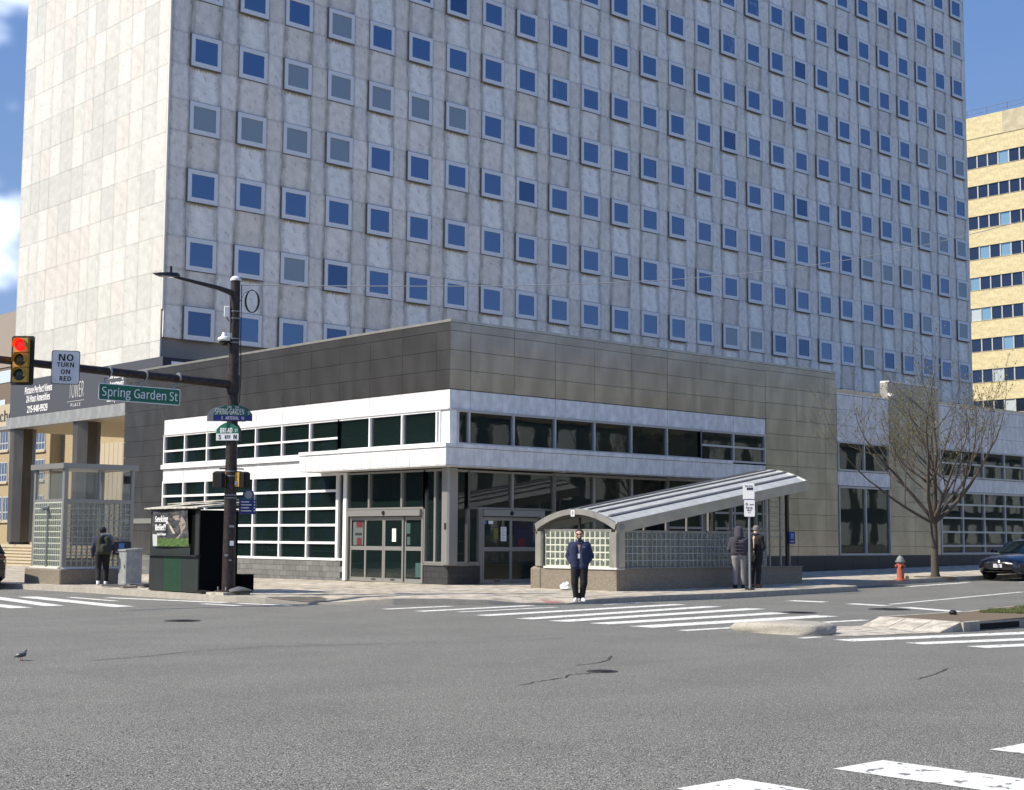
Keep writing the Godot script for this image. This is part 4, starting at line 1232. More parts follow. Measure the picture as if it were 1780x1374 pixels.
	# cabinet
	var c := thing("utility_cabinet", "light grey metal utility cabinet with a sloped lid on the pavement", "cabinet", Vector3(-7.88, walk(-7.9, -5.3), -5.35))
	org = c.position
	var g := org.y
	b = B.new(org); b.hexa([Vector3(-8.14, g, -5.12), Vector3(-7.62, g, -5.12), Vector3(-7.62, g, -5.58), Vector3(-8.14, g, -5.58), Vector3(-8.14, g + 1.0, -5.12), Vector3(-7.62, g + 1.0, -5.12), Vector3(-7.62, g + 1.0, -5.58), Vector3(-8.14, g + 1.0, -5.58)]); part(c, "body", b, M.cabinet)
	b = B.new(org); b.hexa([Vector3(-8.17, g + 1.003, -5.10), Vector3(-7.59, g + 1.003, -5.10), Vector3(-7.59, g + 1.003, -5.60), Vector3(-8.17, g + 1.003, -5.60), Vector3(-8.17, g + 1.05, -5.10), Vector3(-7.59, g + 1.09, -5.10), Vector3(-7.59, g + 1.09, -5.60), Vector3(-8.17, g + 1.05, -5.60)]); part(c, "lid", b, M.cabinet)
	b = B.new(org); b.bx(-8.146, -8.14, g + .05, g + .95, -5.54, -5.16); part(c, "door", b, M.cabinet)
	b = B.new(org); b.bx(-8.16, -8.146, g + .5, g + .6, -5.2, -5.18); part(c, "handle", b, M.dark_metal)
	rng.seed = 77
	for i in 6: # loose boards and broken slabs beside the cabinet
		var lab: String = ["flat broken slab lying left of the green kiosk", "long grey board lying between cabinet and kiosk", "tilted dark board on the pavement by the cabinet", "short plank lying nearest the kerb by the kiosk", "small dark offcut beside the green kiosk's foot", "thin flat board behind the other loose boards"][i]
		var at := Vector3([-9.3, -8.5, -8.2, -9.6, -9.75, -8.0][i], 0, [-3.6, -3.2, -4.2, -2.2, 1.95, -4.4][i])
		at.y = walk(at.x, at.z)
		var bd := thing("loose_board", lab, "board", at, rng.randf_range(-.8, .8), "loose boards left on the pavement by the kiosk")
		b = B.new(); b.box(Vector3(0, .05, 0), Vector3([.7, 1.2, .8, .5, .35, .9][i], .05, [.4, .22, .3, .18, .25, .12][i]), Basis(Vector3(1, 0, .3).normalized(), rng.randf_range(-.14, .14)))
		part(bd, "board", b, [M.kerb, M.sand, M.seam, M.granite, M.dark_metal, M.sand][i])

func kiosk() -> void:
	var g := walk(-9.2, .4)
	var x0 := -9.7
	var x1 := -8.55
	var z0 := -.88
	var z1 := 1.62
	var o := thing("news_kiosk", "shuttered green and black street kiosk with a torn poster and flat roof", "kiosk", Vector3((x0 + x1) / 2, g, (z0 + z1) / 2))
	var org := o.position
	var b := B.new(org)
	b.bx(x0 + .03, x1, g, g + 2.12, z0 + .02, z1); part(o, "body", b, M.kiosk_black)
	for q in [[z0, -.13, "kiosk_dark"], [-.125, .80, "kiosk_green"], [.805, z1 + .01, "kiosk_dark"]]:
		b = B.new(org); b.bx(x0 - .01, x0 + .03, g + .02, 1.08, q[0], q[1]); part(o, "front_board", b, M[q[2]])
	b = B.new(org); b.bx(x0 - .08, x0 + .05, 1.085, 1.115, z0 - .02, z1 + .02); part(o, "counter", b, M.kiosk_dark)
	b = B.new(org); b.bx(x0, x0 + .03, 1.12, 2.25, z0, -.66); b.bx(x0, x0 + .03, 1.12, 2.25, 1.42, z1); b.bx(x0, x0 + .03, 2.27, 2.34, z0, z1); part(o, "front_post", b, M.kiosk_dark)
	b = B.new(org); b.bx(x0 - .002, x0 + .028, 1.12, 1.4, -.655, 1.2); part(o, "front_shelf", b, M.kiosk_dark)
	b = B.new(org)
	b.hexa([Vector3(x0 - .14, g + 2.16, z1 + .10), Vector3(x1 + .1, g + 2.27, z1 + .10), Vector3(x1 + .1, g + 2.27, z0 - .12), Vector3(x0 - .14, g + 2.16, z0 - .12), Vector3(x0 - .14, g + 2.19, z1 + .10), Vector3(x1 + .1, g + 2.35, z1 + .10), Vector3(x1 + .1, g + 2.35, z0 - .12), Vector3(x0 - .14, g + 2.19, z0 - .12)])
	part(o, "roof", b, M.kiosk_roof)
	b = B.new(org); b.box(Vector3(-9.2, g + 2.33, .3), Vector3(.7, .02, 1.2), Basis(Vector3(0, 0, 1), .09)); b.box(Vector3(-8.9, g + 2.37, .9), Vector3(.5, .02, .9), Basis(Vector3(0, 0, 1), .1)); part(o, "roof_patch", b, M.concrete)
	b = B.new(org) # poster: a sheet that bulges and sags a little
	var grid := []
	for k in 9:
		var row := []
		for i in 9:
			var u := i / 8.0
			var w := k / 8.0
			row.append(Vector3(x0 - .05 - .02 * sin(u * 5.0 + w * 3.0) - .02 * w, lerpf(1.33, 2.30 - .05 * sin(u * PI) * (1.0 if u < .6 else .2), w), lerpf(-.64, 1.17, u)))
		grid.append(row)
	for k in 8:
		for i in 8:
			b.quad(grid[k][i], grid[k][i + 1], grid[k + 1][i + 1], grid[k + 1][i], Vector2(i / 8.0, 1.0 - (k + 1) / 8.0), Vector2((i + 1) / 8.0, 1.0 - k / 8.0))
	part(o, "poster", b, M.poster)
	var left := Basis(Vector3.UP, -PI / 2)
	for q in [["Seeking", -.18, 2.04, .155, .82], ["Relief?", -.22, 1.82, .155, .82], ["Take A Deeper", -.16, 1.645, .06, .8]]:
		text(o, q[0], Vector3(x0 - .105, q[2], q[1] + .05) - org, left, q[3], M.letter_white, q[4], "Droid Sans", true)
	var bb := thing("black_box", "small black metal box on the pavement behind the signal pole", "box", Vector3(-8.05, walk(-8, .9), 1.15))
	b = B.new(); b.cham(Vector3(0, .22, 0), Vector3(.42, .44, .36), .015); part(bb, "body", b, M.kiosk_black)
	b = B.new(); b.box(Vector3(0, .452, 0), Vector3(.45, .02, .39)); part(bb, "lid", b, M.black)

func sign_plate(o: Node3D, called: String, outline: Array, at: Vector3, m: Basis, thick: float, material: Material) -> MeshInstance3D:
	var b := B.new()
	var poly := PackedVector2Array()
	for q in outline: poly.append(Vector2(q[0], q[1]))
	b.extrude(poly, at, m, thick)
	return part(o, called, b, material)

func rounded(w: float, h: float, r: float) -> Array:
	var out := []
	for c in [[w / 2 - r, -h / 2 + r, -PI / 2], [w / 2 - r, h / 2 - r, 0.0], [-w / 2 + r, h / 2 - r, PI / 2], [-w / 2 + r, -h / 2 + r, PI]]:
		for k in 4:
			var a: float = c[2] + PI / 2 * k / 3.0
			out.append([c[0] + r * cos(a), c[1] + r * sin(a)])
	return out

func signal_pole() -> void:
	var px := -9.5
	var pz := 2.75
	var g := walk(px, pz)
	var o := thing("signal_pole", "brown steel signal pole with a long mast arm and a lamp arm", "pole", Vector3(px, g, pz))
	var org := o.position
	var b := B.new(org)
	b.cyl(Vector3(px, g, pz), Vector3(px, 8.1, pz), .165, .115, 12); part(o, "shaft", b, M.pole_brown)
	b = B.new(org); b.lathe(Vector3(px, 8.1, pz), [Vector2(.14, -.02), Vector2(.14, .03), Vector2(.09, .09), Vector2(.001, .12)], 12); part(o, "cap", b, M.plastic_white)
	b = B.new(org); b.box(Vector3(px, g + .035, pz), Vector3(.9, .07, .62), Basis(Vector3.UP, .2)); part(o, "footing", b, M.concrete)
	b = B.new(org); b.box(Vector3(px, g + .09, pz), Vector3(.46, .04, .46), Basis(Vector3.UP, .2)); part(o, "base_plate", b, M.pole_brown)
	for q in [[-.18, -.18], [.18, -.18], [.18, .18], [-.18, .18]]:
		b = B.new(org); b.cyl(Vector3(px + q[0], g + .1, pz + q[1]), Vector3(px + q[0], g + .2, pz + q[1]), .018, .018, 6); part(o, "anchor_bolt", b, M.galvanised)
	b = B.new(org); b.tube([Vector3(px, 5.42, pz), Vector3(px - 3, 5.47, pz), Vector3(px - 6, 5.53, pz), Vector3(px - 9.5, 5.62, pz)], [.115, .10, .088, .07], 10); part(o, "mast_arm", b, M.pole_brown)
	b = B.new(org); b.cyl(Vector3(px, 5.2, pz), Vector3(px, 5.66, pz), .17, .165, 12); part(o, "arm_collar", b, M.pole_brown)
	b = B.new(org); b.tube([Vector3(px, 7.74, pz), Vector3(px - .5, 7.84, pz), Vector3(px - 1.75, 7.97, pz)], [.085, .06, .035], 8); part(o, "lamp_arm", b, M.dark_metal)
	var ll := []
	for q in [[-2.36, .006, .0, .0], [-2.2, .10, -.03, .03], [-1.95, .15, -.03, .06], [-1.72, .13, -.03, .08], [-1.62, .05, -.01, .05]]:
		var x: float = px + q[0]
		ll.append([Vector3(x, 7.985 + q[2], pz - q[1]), Vector3(x, 7.985 + q[2], pz + q[1]), Vector3(x, 7.985 + q[3], pz + q[1] * .7), Vector3(x, 7.985 + q[3], pz - q[1] * .7), Vector3(x, 7.985 + q[2], pz - q[1])])
	b = B.new(org); b.loft(ll, false); var lum := part(o, "lamp_head", b, M.dark_metal)
	b = B.new(org); b.bx(px - 2.15, px - 1.8, 7.935, 7.953, pz - .09, pz + .09); part(lum, "lens", b, M.lamp_glass)
	b = B.new(org); b.cyl(Vector3(px - 1.85, 8.04, pz), Vector3(px - 1.85, 8.22, pz), .035, .03, 8); part(lum, "photocell", b, M.smoke)
	for y in [7.28, 7.10, 6.58, 6.48, 3.22, 3.10, 2.62, 2.55, 4.2, 4.75]:
		b = B.new(org); b.cyl(Vector3(px, y, pz), Vector3(px, y + .022, pz), .165 - .05 * y / 8.1 + .008, -1, 14); part(o, "strap", b, M.galvanised)
	b = B.new(org); b.tube([Vector3(px + .16, 8.0, pz + .03), Vector3(px + .15, 6.6, pz + .06), Vector3(px + .19, 5.6, pz + .05), Vector3(px + .16, 5.0, pz + .05), Vector3(px + .05, 4.9, pz + .14)], .012, 5); b.tube([Vector3(px - .18, 7.75, pz + .02), Vector3(px - .17, 7.4, pz + .05), Vector3(px - .15, 6.8, pz + .06), Vector3(px - .15, 6.5, pz + .08)], .01, 5); part(o, "cable_run", b, M.rubber)
	var face := Basis(Vector3.UP, -.556)
	for q in [[.06, 1.28, .10, .12], [-.07, .98, .09, .05], [.03, .86, .07, .03], [.05, 1.7, .12, .05]]:
		b = B.new(org); b.box(Vector3(px, g + q[1], pz) + face * Vector3(q[0], 0, .155), Vector3(q[2], q[3], .012), face); part(o, "sticker", b, M.paper if q[2] > .095 and q[1] < 1.5 else M.sign_back)
	# things on the mast arm
	var at := Vector3(px - 5.65, 5.53, pz + .22)
	var sg := thing("traffic_signal", "traffic signal showing red with a black backplate on the mast arm", "traffic light", at)
	var m := Basis(Vector3.UP, -.80)
	sign_plate(sg, "backplate", rounded(.53, 1.12, .05), m * Vector3(0, 0, .0), m, .012, M.black)
	b = B.new()
	for k in 3: b.box(m * Vector3(0, .335 - .335 * k, .08), Vector3(.33, .32, .15), m)
	part(sg, "housing", b, M.signal_yellow)
	for k in 3:
		var c := m * Vector3(0, .335 - .335 * k, .156)
		b = B.new()
		var ring := []
		for s in 2:
			var row := []
			for i in 15:
				var a := -.35 + (PI + .7) * i / 14.0
				row.append(c + m * Vector3(cos(a) * .145, sin(a) * .145, s * (.19 - .06 * (1.0 - absf(sin(a))))))
			ring.append(row)
		b.loft(ring)
		part(sg, "visor", b, M.signal_yellow)
		b = B.new(); b.lathe(c, [Vector2(.14, .0), Vector2(.11, .025), Vector2(.06, .04), Vector2(.001, .045)], 16, m * Basis(Vector3.RIGHT, PI / 2)); part(sg, ["red_lamp", "amber_lamp", "green_lamp"][k], b, [M.red_lamp, M.lens_off_amber, M.lens_off_green][k])
		if k == 0:
			var l := OmniLight3D.new()
			l.name = "red_lamp_light"; l.light_color = Color(1, .12, .1); l.light_energy = .02; l.omni_range = 30.0; l.omni_attenuation = 2.0; l.light_size = .1; l.shadow_enabled = true
			sg.add_child(l); l.position = c + m * Vector3(0, 0, .09)
	b = B.new(); b.tube([Vector3(0, .05, -.2), m * Vector3(0, .05, .02)], .04, 6); b.box(Vector3(0, .0, -.13), Vector3(.1, .3, .06), m); part(sg, "bracket", b, M.dark_metal)
	var nt := thing("no_turn_sign", "white NO TURN ON RED sign on the mast arm", "sign", Vector3(px - 4.68, 5.44, pz + .36))
	m = Basis(Vector3.UP, -.52)
	sign_plate(nt, "border", rounded(.63, .78, .05), m * Vector3(0, 0, .014), m, .006, M.letter_black)
	sign_plate(nt, "plate", rounded(.60, .75, .045), m * Vector3(0, 0, .018), m, .012, M.sign_white)
	for q in [["NO", .225, .155, 1.1, true], ["TURN", .06, .105, 1.0, false], ["ON", -.10, .105, 1.0, false], ["RED", -.26, .105, 1.0, false]]:
		text(nt, q[0], m * Vector3(0, q[1], .02), m, q[2], M.letter_black, q[3], "Droid Sans", true)
	b = B.new(); b.box(Vector3(0, .05, -.14), Vector3(.08, .2, .26), m); part(nt, "clamp", b, M.galvanised)
	var ss := thing("street_name_sign", "long green Spring Garden St sign hung under the mast arm", "sign", Vector3(-12.14, 4.98, pz + .1))
	sign_plate(ss, "border", rounded(2.16, .40, .04), Vector3(0, 0, .01), Basis.IDENTITY, .006, M.letter_white)
	sign_plate(ss, "plate", rounded(2.12, .36, .035), Vector3(0, 0, .014), Basis.IDENTITY, .012, M.sign_green)
	text(ss, "Spring Garden St", Vector3(0, 0, .016), Basis.IDENTITY, .205, M.letter_white, .93)
	for x in [-.92, .02, .92]:
		b = B.new(); b.tube([Vector3(x, .18, .0), Vector3(x, .30, -.02)], .016, 5); b.tube([Vector3(x, .30, -.02), Vector3(x + .12, .34, -.05), Vector3(x + .16, .40, -.08)], .02, 5); b.cyl(Vector3(x + .14, .5, -.1), Vector3(x + .18, .5, -.1), .125, .125, 12); part(ss, "hanger", b, M.galvanised)
	# signs on the shaft
	var sp := thing("arterial_sign", "green and blue Spring Garden St sign with an arched top on the pole", "sign", Vector3(px, 4.5, pz))
	m = Basis(Vector3.UP, -.60)
	var arch := [[-.48, -.01], [.48, -.01], [.48, .16]]
	for k in 11: arch.append([.38 - .76 * k / 10.0, .30 + .10 * sin(PI * k / 10.0)])
	arch.append([-.48, .16])
	sign_plate(sp, "back_sign", arch, m * Vector3(-.16, .01, -.18), m, .01, M.sign_back)
	sign_plate(sp, "plate", arch, m * Vector3(.02, 0, .20), m, .012, M.sign_green_dark)
	sign_plate(sp, "lower_band", [[-.482, -.012], [.482, -.012], [.482, .125], [-.482, .125]], m * Vector3(.02, 0, .204), m, .012, M.sign_blue)
	text(sp, "SPRING GARDEN", m * Vector3(-.06, .215, .206), m, .14, M.letter_white, .50)
	text(sp, "ST", m * Vector3(.42, .19, .206), m, .075, M.letter_white, .7)
	text(sp, "E   ARTERIAL   W", m * Vector3(.02, .055, .21), m, .075, M.letter_white, .75)
	text(sp, "1300      1400", m * Vector3(.02, .335, .206), m, .045, M.letter_white, .8)
	var br := thing("route_sign", "curved green Broad St sign with a white route band below it", "sign", Vector3(px, 4.0, pz))
	m = Basis(Vector3.UP, -.98)
	arch = [[-.30, .0], [.30, .0], [.30, .28]]
	for k in 9: arch.append([.22 - .44 * k / 8.0, .36 + .09 * sin(PI * k / 8.0)])
	arch.append([-.30, .28])
	sign_plate(br, "plate", arch, m * Vector3(-.04, 0, .19), m, .012, M.sign_green)
	sign_plate(br, "route_band", [[-.302, -.002], [.302, -.002], [.302, .17], [-.302, .17]], m * Vector3(-.04, 0, .194), m, .012, M.sign_white)
	text(br, "BROAD", m * Vector3(-.07, .25, .196), m, .12, M.letter_white, .60, "Droid Sans", true)
	text(br, "ST", m * Vector3(.2, .24, .196), m, .07, M.letter_white, .8)
	text(br, "S", m * Vector3(-.24, .085, .2), m, .11, M.letter_black, .9, "Droid Sans", true)
	text(br, "611", m * Vector3(-.03, .085, .2), m, .09, M.letter_black, .75, "Droid Sans", true)
	text(br, "N", m * Vector3(.17, .085, .2), m, .11, M.letter_black, .9, "Droid Sans", true)
	m = Basis(Vector3.UP, .55)
	sign_plate(br, "back_sign", arch, m * Vector3(.26, .02, -.02), m, .012, M.sign_brown)
	for q in [["left", -.28, "pedestrian signal seen from behind, left of the brown pole", -.95], ["right", .31, "pedestrian signal seen from behind, right of the brown pole", .5]]:
		m = Basis(Vector3.UP, -.56)
		var ps := thing("pedestrian_signal", q[2], "pedestrian signal", Vector3(px, 3.02, pz) + m * Vector3(q[1], 0, .05), 0.0, "pedestrian signals on the brown pole")
		var t := Basis(Vector3.UP, q[3])
		b = B.new(); b.cham(t * Vector3(0, 0, .05), Vector3(.30, .40, .16), .04, t * Basis(Vector3.RIGHT, 0)); part(ps, "case", b, M.matte_black)
		b = B.new(); b.box(t * Vector3(0, 0, -.10), Vector3(.30, .36, .12), t); part(ps, "housing", b, M.signal_yellow)
		b = B.new()
		for k in 4: b.box(t * Vector3(.0, .21 - .01 * k, -.16 - .02 * k), Vector3(.31, .01, .10), t)
		part(ps, "visor", b, M.black)
		b = B.new(); var toward: Vector3 = m * Vector3(-q[1], 0, 0)
		b.tube([Vector3(0, .25, 0), Vector3(0, .27, 0), toward * .8 + Vector3(0, .27, 0)], .018, 5); b.tube([Vector3(0, -.2, 0), toward * .8 + Vector3(0, -.2, 0)], .018, 5); part(ps, "arm", b, M.dark_metal)
	var wf := thing("wayfinding_sign", "small blue wayfinding sign with a round crest on the pole", "sign", Vector3(px + .5, 2.16, pz))
	m = Basis(Vector3.UP, -.52)
	sign_plate(wf, "plate", [[-.21, -.0], [.21, .0], [.21, .42], [-.21, .42]], m * Vector3(0, 0, .06), m, .012, M.sign_blue)
	var disc := []
	for k in 18: disc.append([.145 * cos(TAU * k / 18.0), .49 + .145 * sin(TAU * k / 18.0)])
	sign_plate(wf, "crest_plate", disc, m * Vector3(.02, 0, .058), m, .012, M.sign_blue)
	disc = []
	for k in 18: disc.append([.10 * cos(TAU * k / 18.0), .49 + .10 * sin(TAU * k / 18.0)])
	sign_plate(wf, "crest", disc, m * Vector3(.02, 0, .062), m, .006, M.sign_back)
	for k in 5:
		b = B.new(); b.box(m * Vector3(-.03 - .03 * (k % 2), .385 - .075 * k, .064), Vector3(.26 - .06 * (k % 2), .022, .006), m); part(wf, "print", b, M.letter_white if k else M.sign_green)
		b = B.new(); b.box(m * Vector3(.175, .385 - .075 * k, .064), Vector3(.03, .03, .006), m); part(wf, "print", b, M.letter_white)
	b = B.new(); b.tube([m * Vector3(-.42, .36, .0), m * Vector3(-.1, .36, .045)], .015, 5); b.tube([m * Vector3(-.42, .1, .0), m * Vector3(-.1, .1, .045)], .015, 5); part(wf, "bracket", b, M.galvanised)
	m = Basis(Vector3.UP, -.556)
	var tg := thing("route_tag", "tiny white number tag between the pole and the right pedestrian signal", "tag", Vector3(px, 2.93, pz) + m * Vector3(.15, 0, .14))
	b = B.new(); b.box(Vector3.ZERO, Vector3(.11, .085, .008), m); part(tg, "plate", b, M.sign_white)
	text(tg, "1 9 0", m * Vector3(0, 0, .006), m, .05, M.letter_black, .8)
	var rb := thing("radio_box", "small white equipment box strapped high on the pole", "box", Vector3(px, 7.28, pz) + m * Vector3(-.20, 0, .04))
	b = B.new(); b.cham(Vector3.ZERO, Vector3(.15, .27, .12), .015, m); part(rb, "case", b, M.plastic_white)
	b = B.new(); b.tube([m * Vector3(.0, -.13, 0), m * Vector3(.02, -.2, .02), m * Vector3(.06, -.25, .05)], .012, 5); part(rb, "cable", b, M.rubber)
	var dc := thing("dome_camera", "white dome security camera on the left of the pole", "camera", Vector3(px, 6.56, pz) + m * Vector3(-.25, 0, .06))
	b = B.new(); b.lathe(Vector3.ZERO, [Vector2(.05, .18), Vector2(.08, .08), Vector2(.15, .05), Vector2(.17, .0), Vector2(.15, -.04)], 16); b.box(m * Vector3(.12, .1, 0), Vector3(.22, .14, .08), m); part(dc, "housing", b, M.plastic_white)
	b = B.new(); b.lathe(Vector3.ZERO, [Vector2(.001, -.18), Vector2(.06, -.165), Vector2(.09, -.12), Vector2(.135, -.09), Vector2(.14, -.04)], 16); part(dc, "dome", b, M.smoke)
	var co := thing("cable_coil", "coil of black cable hanging beside the pole top", "cable", Vector3(px + .5, 7.62, pz))
	b = B.new()
	for k in 3:
		var pts := []
		for i in 25:
			var a := TAU * i / 24.0
			pts.append(m * Vector3(.15 * cos(a) * (1 + .12 * k), .29 * sin(a) + .02 * k - .03 * k, .03 * k))
		b.tube(pts, .010, 5)
	b.tube([m * Vector3(-.32, -.05, 0), m * Vector3(-.2, .2, 0), m * Vector3(0, .30, 0)], .008, 4)
	part(co, "loop", b, M.rubber)
	var wr := thing("span_wire", "thin wire running from the pole top to the far right", "wire", Vector3(px, 7.98, pz))
	b = B.new()
	var pts := []
	for i in 31:
		var u := i / 30.0
		pts.append(Vector3(.1, 0, .05).lerp(Vector3(44.0, 8.9, .3), u) - Vector3(0, 1.25 * sin(PI * u), 0))
	b.tube(pts, .013, 4); part(wr, "strand", b, M.wire)
	var sb := thing("sand_bag", "grey weighted sack slumped against the pole's foot", "sack", Vector3(px + .15, g + .07, pz + .30))
	b = B.new()
	var rr := []
	for q in [[-.30, .01, .02], [-.26, .14, .05], [-.05, .20, .09], [.14, .19, .07], [.30, .12, .04], [.38, .01, .015]]:
		var row := []
		for i in 9:
			var a := TAU * i / 8.0
			row.append(Vector3(q[0], .0 + maxf(-.01, q[2] * (.6 + sin(a))), q[1] * cos(a)))
		rr.append(row)
	b.loft(rr); part(sb, "sack", b, M.sand)

func subway() -> void:
	var g := .16
	var o := thing("subway_entrance", "subway stair entrance with glass-block walls and a sloping vaulted metal roof", "subway entrance", Vector3(.52, g, 6.6))
	var org := o.position
	var b := B.new(org)
	b.bx(.44, .75, .05, .74, 3.62, 6.68); part(o, "end_plinth", b, M.granite)
	var x := .755
	while x < 8.9:
		b = B.new(org); b.bx(x, minf(x + 2.05, 8.96) - .006, .05, .74, 6.37, 6.68); part(o, "plinth_slab", b, M.granite); x += 2.05
	b = B.new(org); b.cham(Vector3(.72, .42, 3.45), Vector3(.62, .72, .5), .06); part(o, "plinth_end", b, M.granite)
	b = B.new(org); b.bx(1.05, 8.96, .05, .74, 3.3, 3.6); part(o, "back_plinth", b, M.granite)
	b = B.new(org); b.bx(.40, .74, .742, .80, 3.80, 6.72); part(o, "end_sill", b, M.sill)
	b = B.new(org); b.bx(.745, 8.98, .742, .775, 6.36, 6.71); b.bx(1.05, 8.98, .742, .775, 3.28, 3.62); part(o, "long_sill", b, M.granite)
	b = B.new(org); b.bx(.75, 8.9, .165, .18, 3.6, 6.37); part(o, "stair_well", b, M.matte_black)
	b = B.new(org); b.bx(.40, .70, .80, 1.80, 3.46, 3.68); part(o, "end_post", b, M.steel)
	b = B.new(org); b.bx(.42, .50, .80, 1.78, 6.42, 6.68); b.bx(.505, .74, .778, 1.78, 6.50, 6.72); part(o, "end_post", b, M.steel)
	block_wall(o, Vector3(.58, .815, 3.75), Vector3(0, 0, .2), Vector3(0, .2, 0), 13, 5, .042, Vector3(-.09, 0, 0))
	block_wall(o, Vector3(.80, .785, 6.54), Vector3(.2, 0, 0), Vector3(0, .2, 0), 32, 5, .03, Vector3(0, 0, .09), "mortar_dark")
	b = B.new(org)
	for k in 6: b.bx(.8 + 1.2 * k - .022, .8 + 1.2 * k + .022, .78, 1.83 if k < 3 else 2.5 + .18 * (k - 3), 6.49, 6.60)
	b.bx(.76, 7.2, 1.79, 1.835, 6.48, 6.60); b.bx(.52, .64, 1.82, 1.86, 3.7, 6.42)
	part(o, "rail", b, M.dull_alu)
	b = B.new(org); b.bx(1.1, 7.2, .78, 1.8, 3.42, 3.5); part(o, "back_wall", b, M.block_glass)
	for q in [5.15, 6.2, 7.2, 8.3]:
		b = B.new(org); b.bx(q - .03, q + .03, .78, 1.78 + .16 * (q - .45), 3.40, 3.46); part(o, "roof_post", b, M.dull_alu)
	b = B.new(org); b.bx(.56, .62, 1.85, 2.2, 5.07, 5.13); b.bx(8.33, 8.44, .78, 3.25, 6.50, 6.58); b.bx(8.33, 8.44, .78, 3.25, 3.5, 3.6); part(o, "roof_post", b, M.dark_metal)
	# the ladder-like gate at the high end
	b = B.new(org)
	for q in [7.20, 7.51, 8.06]: b.bx(q - .025, q + .025, .78, 3.0, 6.5, 6.55)
	var gate := part(o, "gate", b, M.dull_alu)
	for y in [2.93, 2.77, 2.62, 2.46, 2.31, 2.16, 2.01, 1.86]:
		b = B.new(org); b.bx(7.535, 8.035, y - .012, y + .012, 6.51, 6.54); part(gate, "rung", b, M.dull_alu)
	b = B.new(org); b.bx(7.535, 8.12, 1.66, 1.70, 6.50, 6.55); part(gate, "rung", b, M.dull_alu)
	b = B.new(org); b.bx(8.48, 8.53, .78, 1.5, 6.50, 6.55); part(o, "short_post", b, M.galvanised)
	# roof: a vault that climbs to the right
	var edge := func(xx: float) -> float: return 2.02 + .163 * (xx - .45)
	var hw := 1.6
	var zc := 5.1
	var top := func(xx: float, t: float, d: float) -> Vector3:
		return Vector3(xx, edge.call(xx) + .40 * (1.0 - t * t) + d, zc + hw * t)
	var bays := 8
	for k in bays:
		var t0 := -1.0 + 2.0 * k / bays
		var t1 := -1.0 + 2.0 * (k + 1) / bays
		b = B.new(org)
		var rings := []
		for i in 4:
			var t := lerpf(t0 + .012, t1 - .012, i / 3.0)
			rings.append([top.call(.42, t, .0), top.call(9.25, t, .0)])
		for i in 3:
			b.quad(rings[i][1], rings[i][0], rings[i + 1][0], rings[i + 1][1])
			var dn := Vector3(0, -.06, 0)
			b.quad(rings[i][0] + dn, rings[i][1] + dn, rings[i + 1][1] + dn, rings[i + 1][0] + dn)
		part(o, "roof_sheet", b, M.roof_sheet)
		if k:
			b = B.new(org)
			var t := t0
			var p: Vector3 = top.call(.55, t, -.01)
			var q: Vector3 = top.call(9.2, t, -.01)
			var s := Vector3(0, -2.0 * .40 * t / hw, 1).normalized() * .042
			var up := Vector3.UP * .045
			b.hexa([p + s, q + s, q - s, p - s, p + s + up, q + s + up, q - s + up, p - s + up])
			part(o, "roof_seam", b, M.seam)
	b = B.new(org) # arch over the low end
	var outer := []
	var inner := []
	for i in 17:
		var t := -1.0 + 2.0 * i / 16.0
		outer.append(top.call(.0, t * 1.02, .03)); inner.append(top.call(.0, t * .985, -.125 - .05 * t * t))
	for x2 in [[.36, .44], [9.22, 9.30]]:
		var rise: float = edge.call(x2[0]) - edge.call(0.0)
		for i in 16:
			var f := func(p: Vector3, xx: float) -> Vector3: return Vector3(xx, p.y + rise, p.z)
			b.quad(f.call(inner[i], x2[0]), f.call(inner[i + 1], x2[0]), f.call(outer[i + 1], x2[0]), f.call(outer[i], x2[0]))
			b.quad(f.call(inner[i + 1], x2[1]), f.call(inner[i], x2[1]), f.call(outer[i], x2[1]), f.call(outer[i + 1], x2[1]))
			b.quad(f.call(outer[i], x2[0]), f.call(outer[i + 1], x2[0]), f.call(outer[i + 1], x2[1]), f.call(outer[i], x2[1]))
			b.quad(f.call(inner[i + 1], x2[0]), f.call(inner[i], x2[0]), f.call(inner[i], x2[1]), f.call(inner[i + 1], x2[1]))
	part(o, "arch", b, M.steel)
	for s in [-1.0, 1.0]:
		b = B.new(org)
		var z: float = zc + s * (hw + .02)
		var c := []
		for q in [[.40, -.28], [9.32, -.28], [9.32, .03], [.40, .03]]: c.append(Vector3(q[0], edge.call(q[0]) + q[1], z))
		var k := Vector3(0, 0, -.06 * s)
		b.hexa([c[0], c[1], c[1] + k, c[0] + k, c[3], c[2], c[2] + k, c[3] + k] if s > 0 else [c[0] + k, c[1] + k, c[1], c[0], c[3] + k, c[2] + k, c[2], c[3]])
		part(o, "roof_beam", b, M.steel)
	b = B.new(org); b.cyl(Vector3(.62, 1.93, 6.722), Vector3(.62, 1.93, 6.735), .09, .09, 16); part(o, "crest", b, M.sign_back)
	b = B.new(org); b.bx(.345, .36, 2.22, 2.40, 4.98, 5.13); part(o, "number_tag", b, M.sign_white)
	b = B.new(org); b.bx(.343, .345, 2.25, 2.37, 5.02, 5.09); part(o, "print", b, M.paper_dark)
	var s := thing("fare_sign", "small blue transit sign at the right end of the subway entrance", "sign", Vector3(8.5, 1.47, 6.62))
	b = B.new(s.position); b.bx(8.36, 8.66, 1.47, 1.85, 6.585, 6.64); part(s, "plate", b, M.sign_blue)
	b = B.new(s.position); b.bx(8.43, 8.59, 1.63, 1.80, 6.64, 6.645); part(s, "symbol", b, M.screen_light)
	b = B.new(s.position); b.bx(8.42, 8.6, 1.53, 1.56, 6.64, 6.645); part(s, "print", b, M.letter_grey)

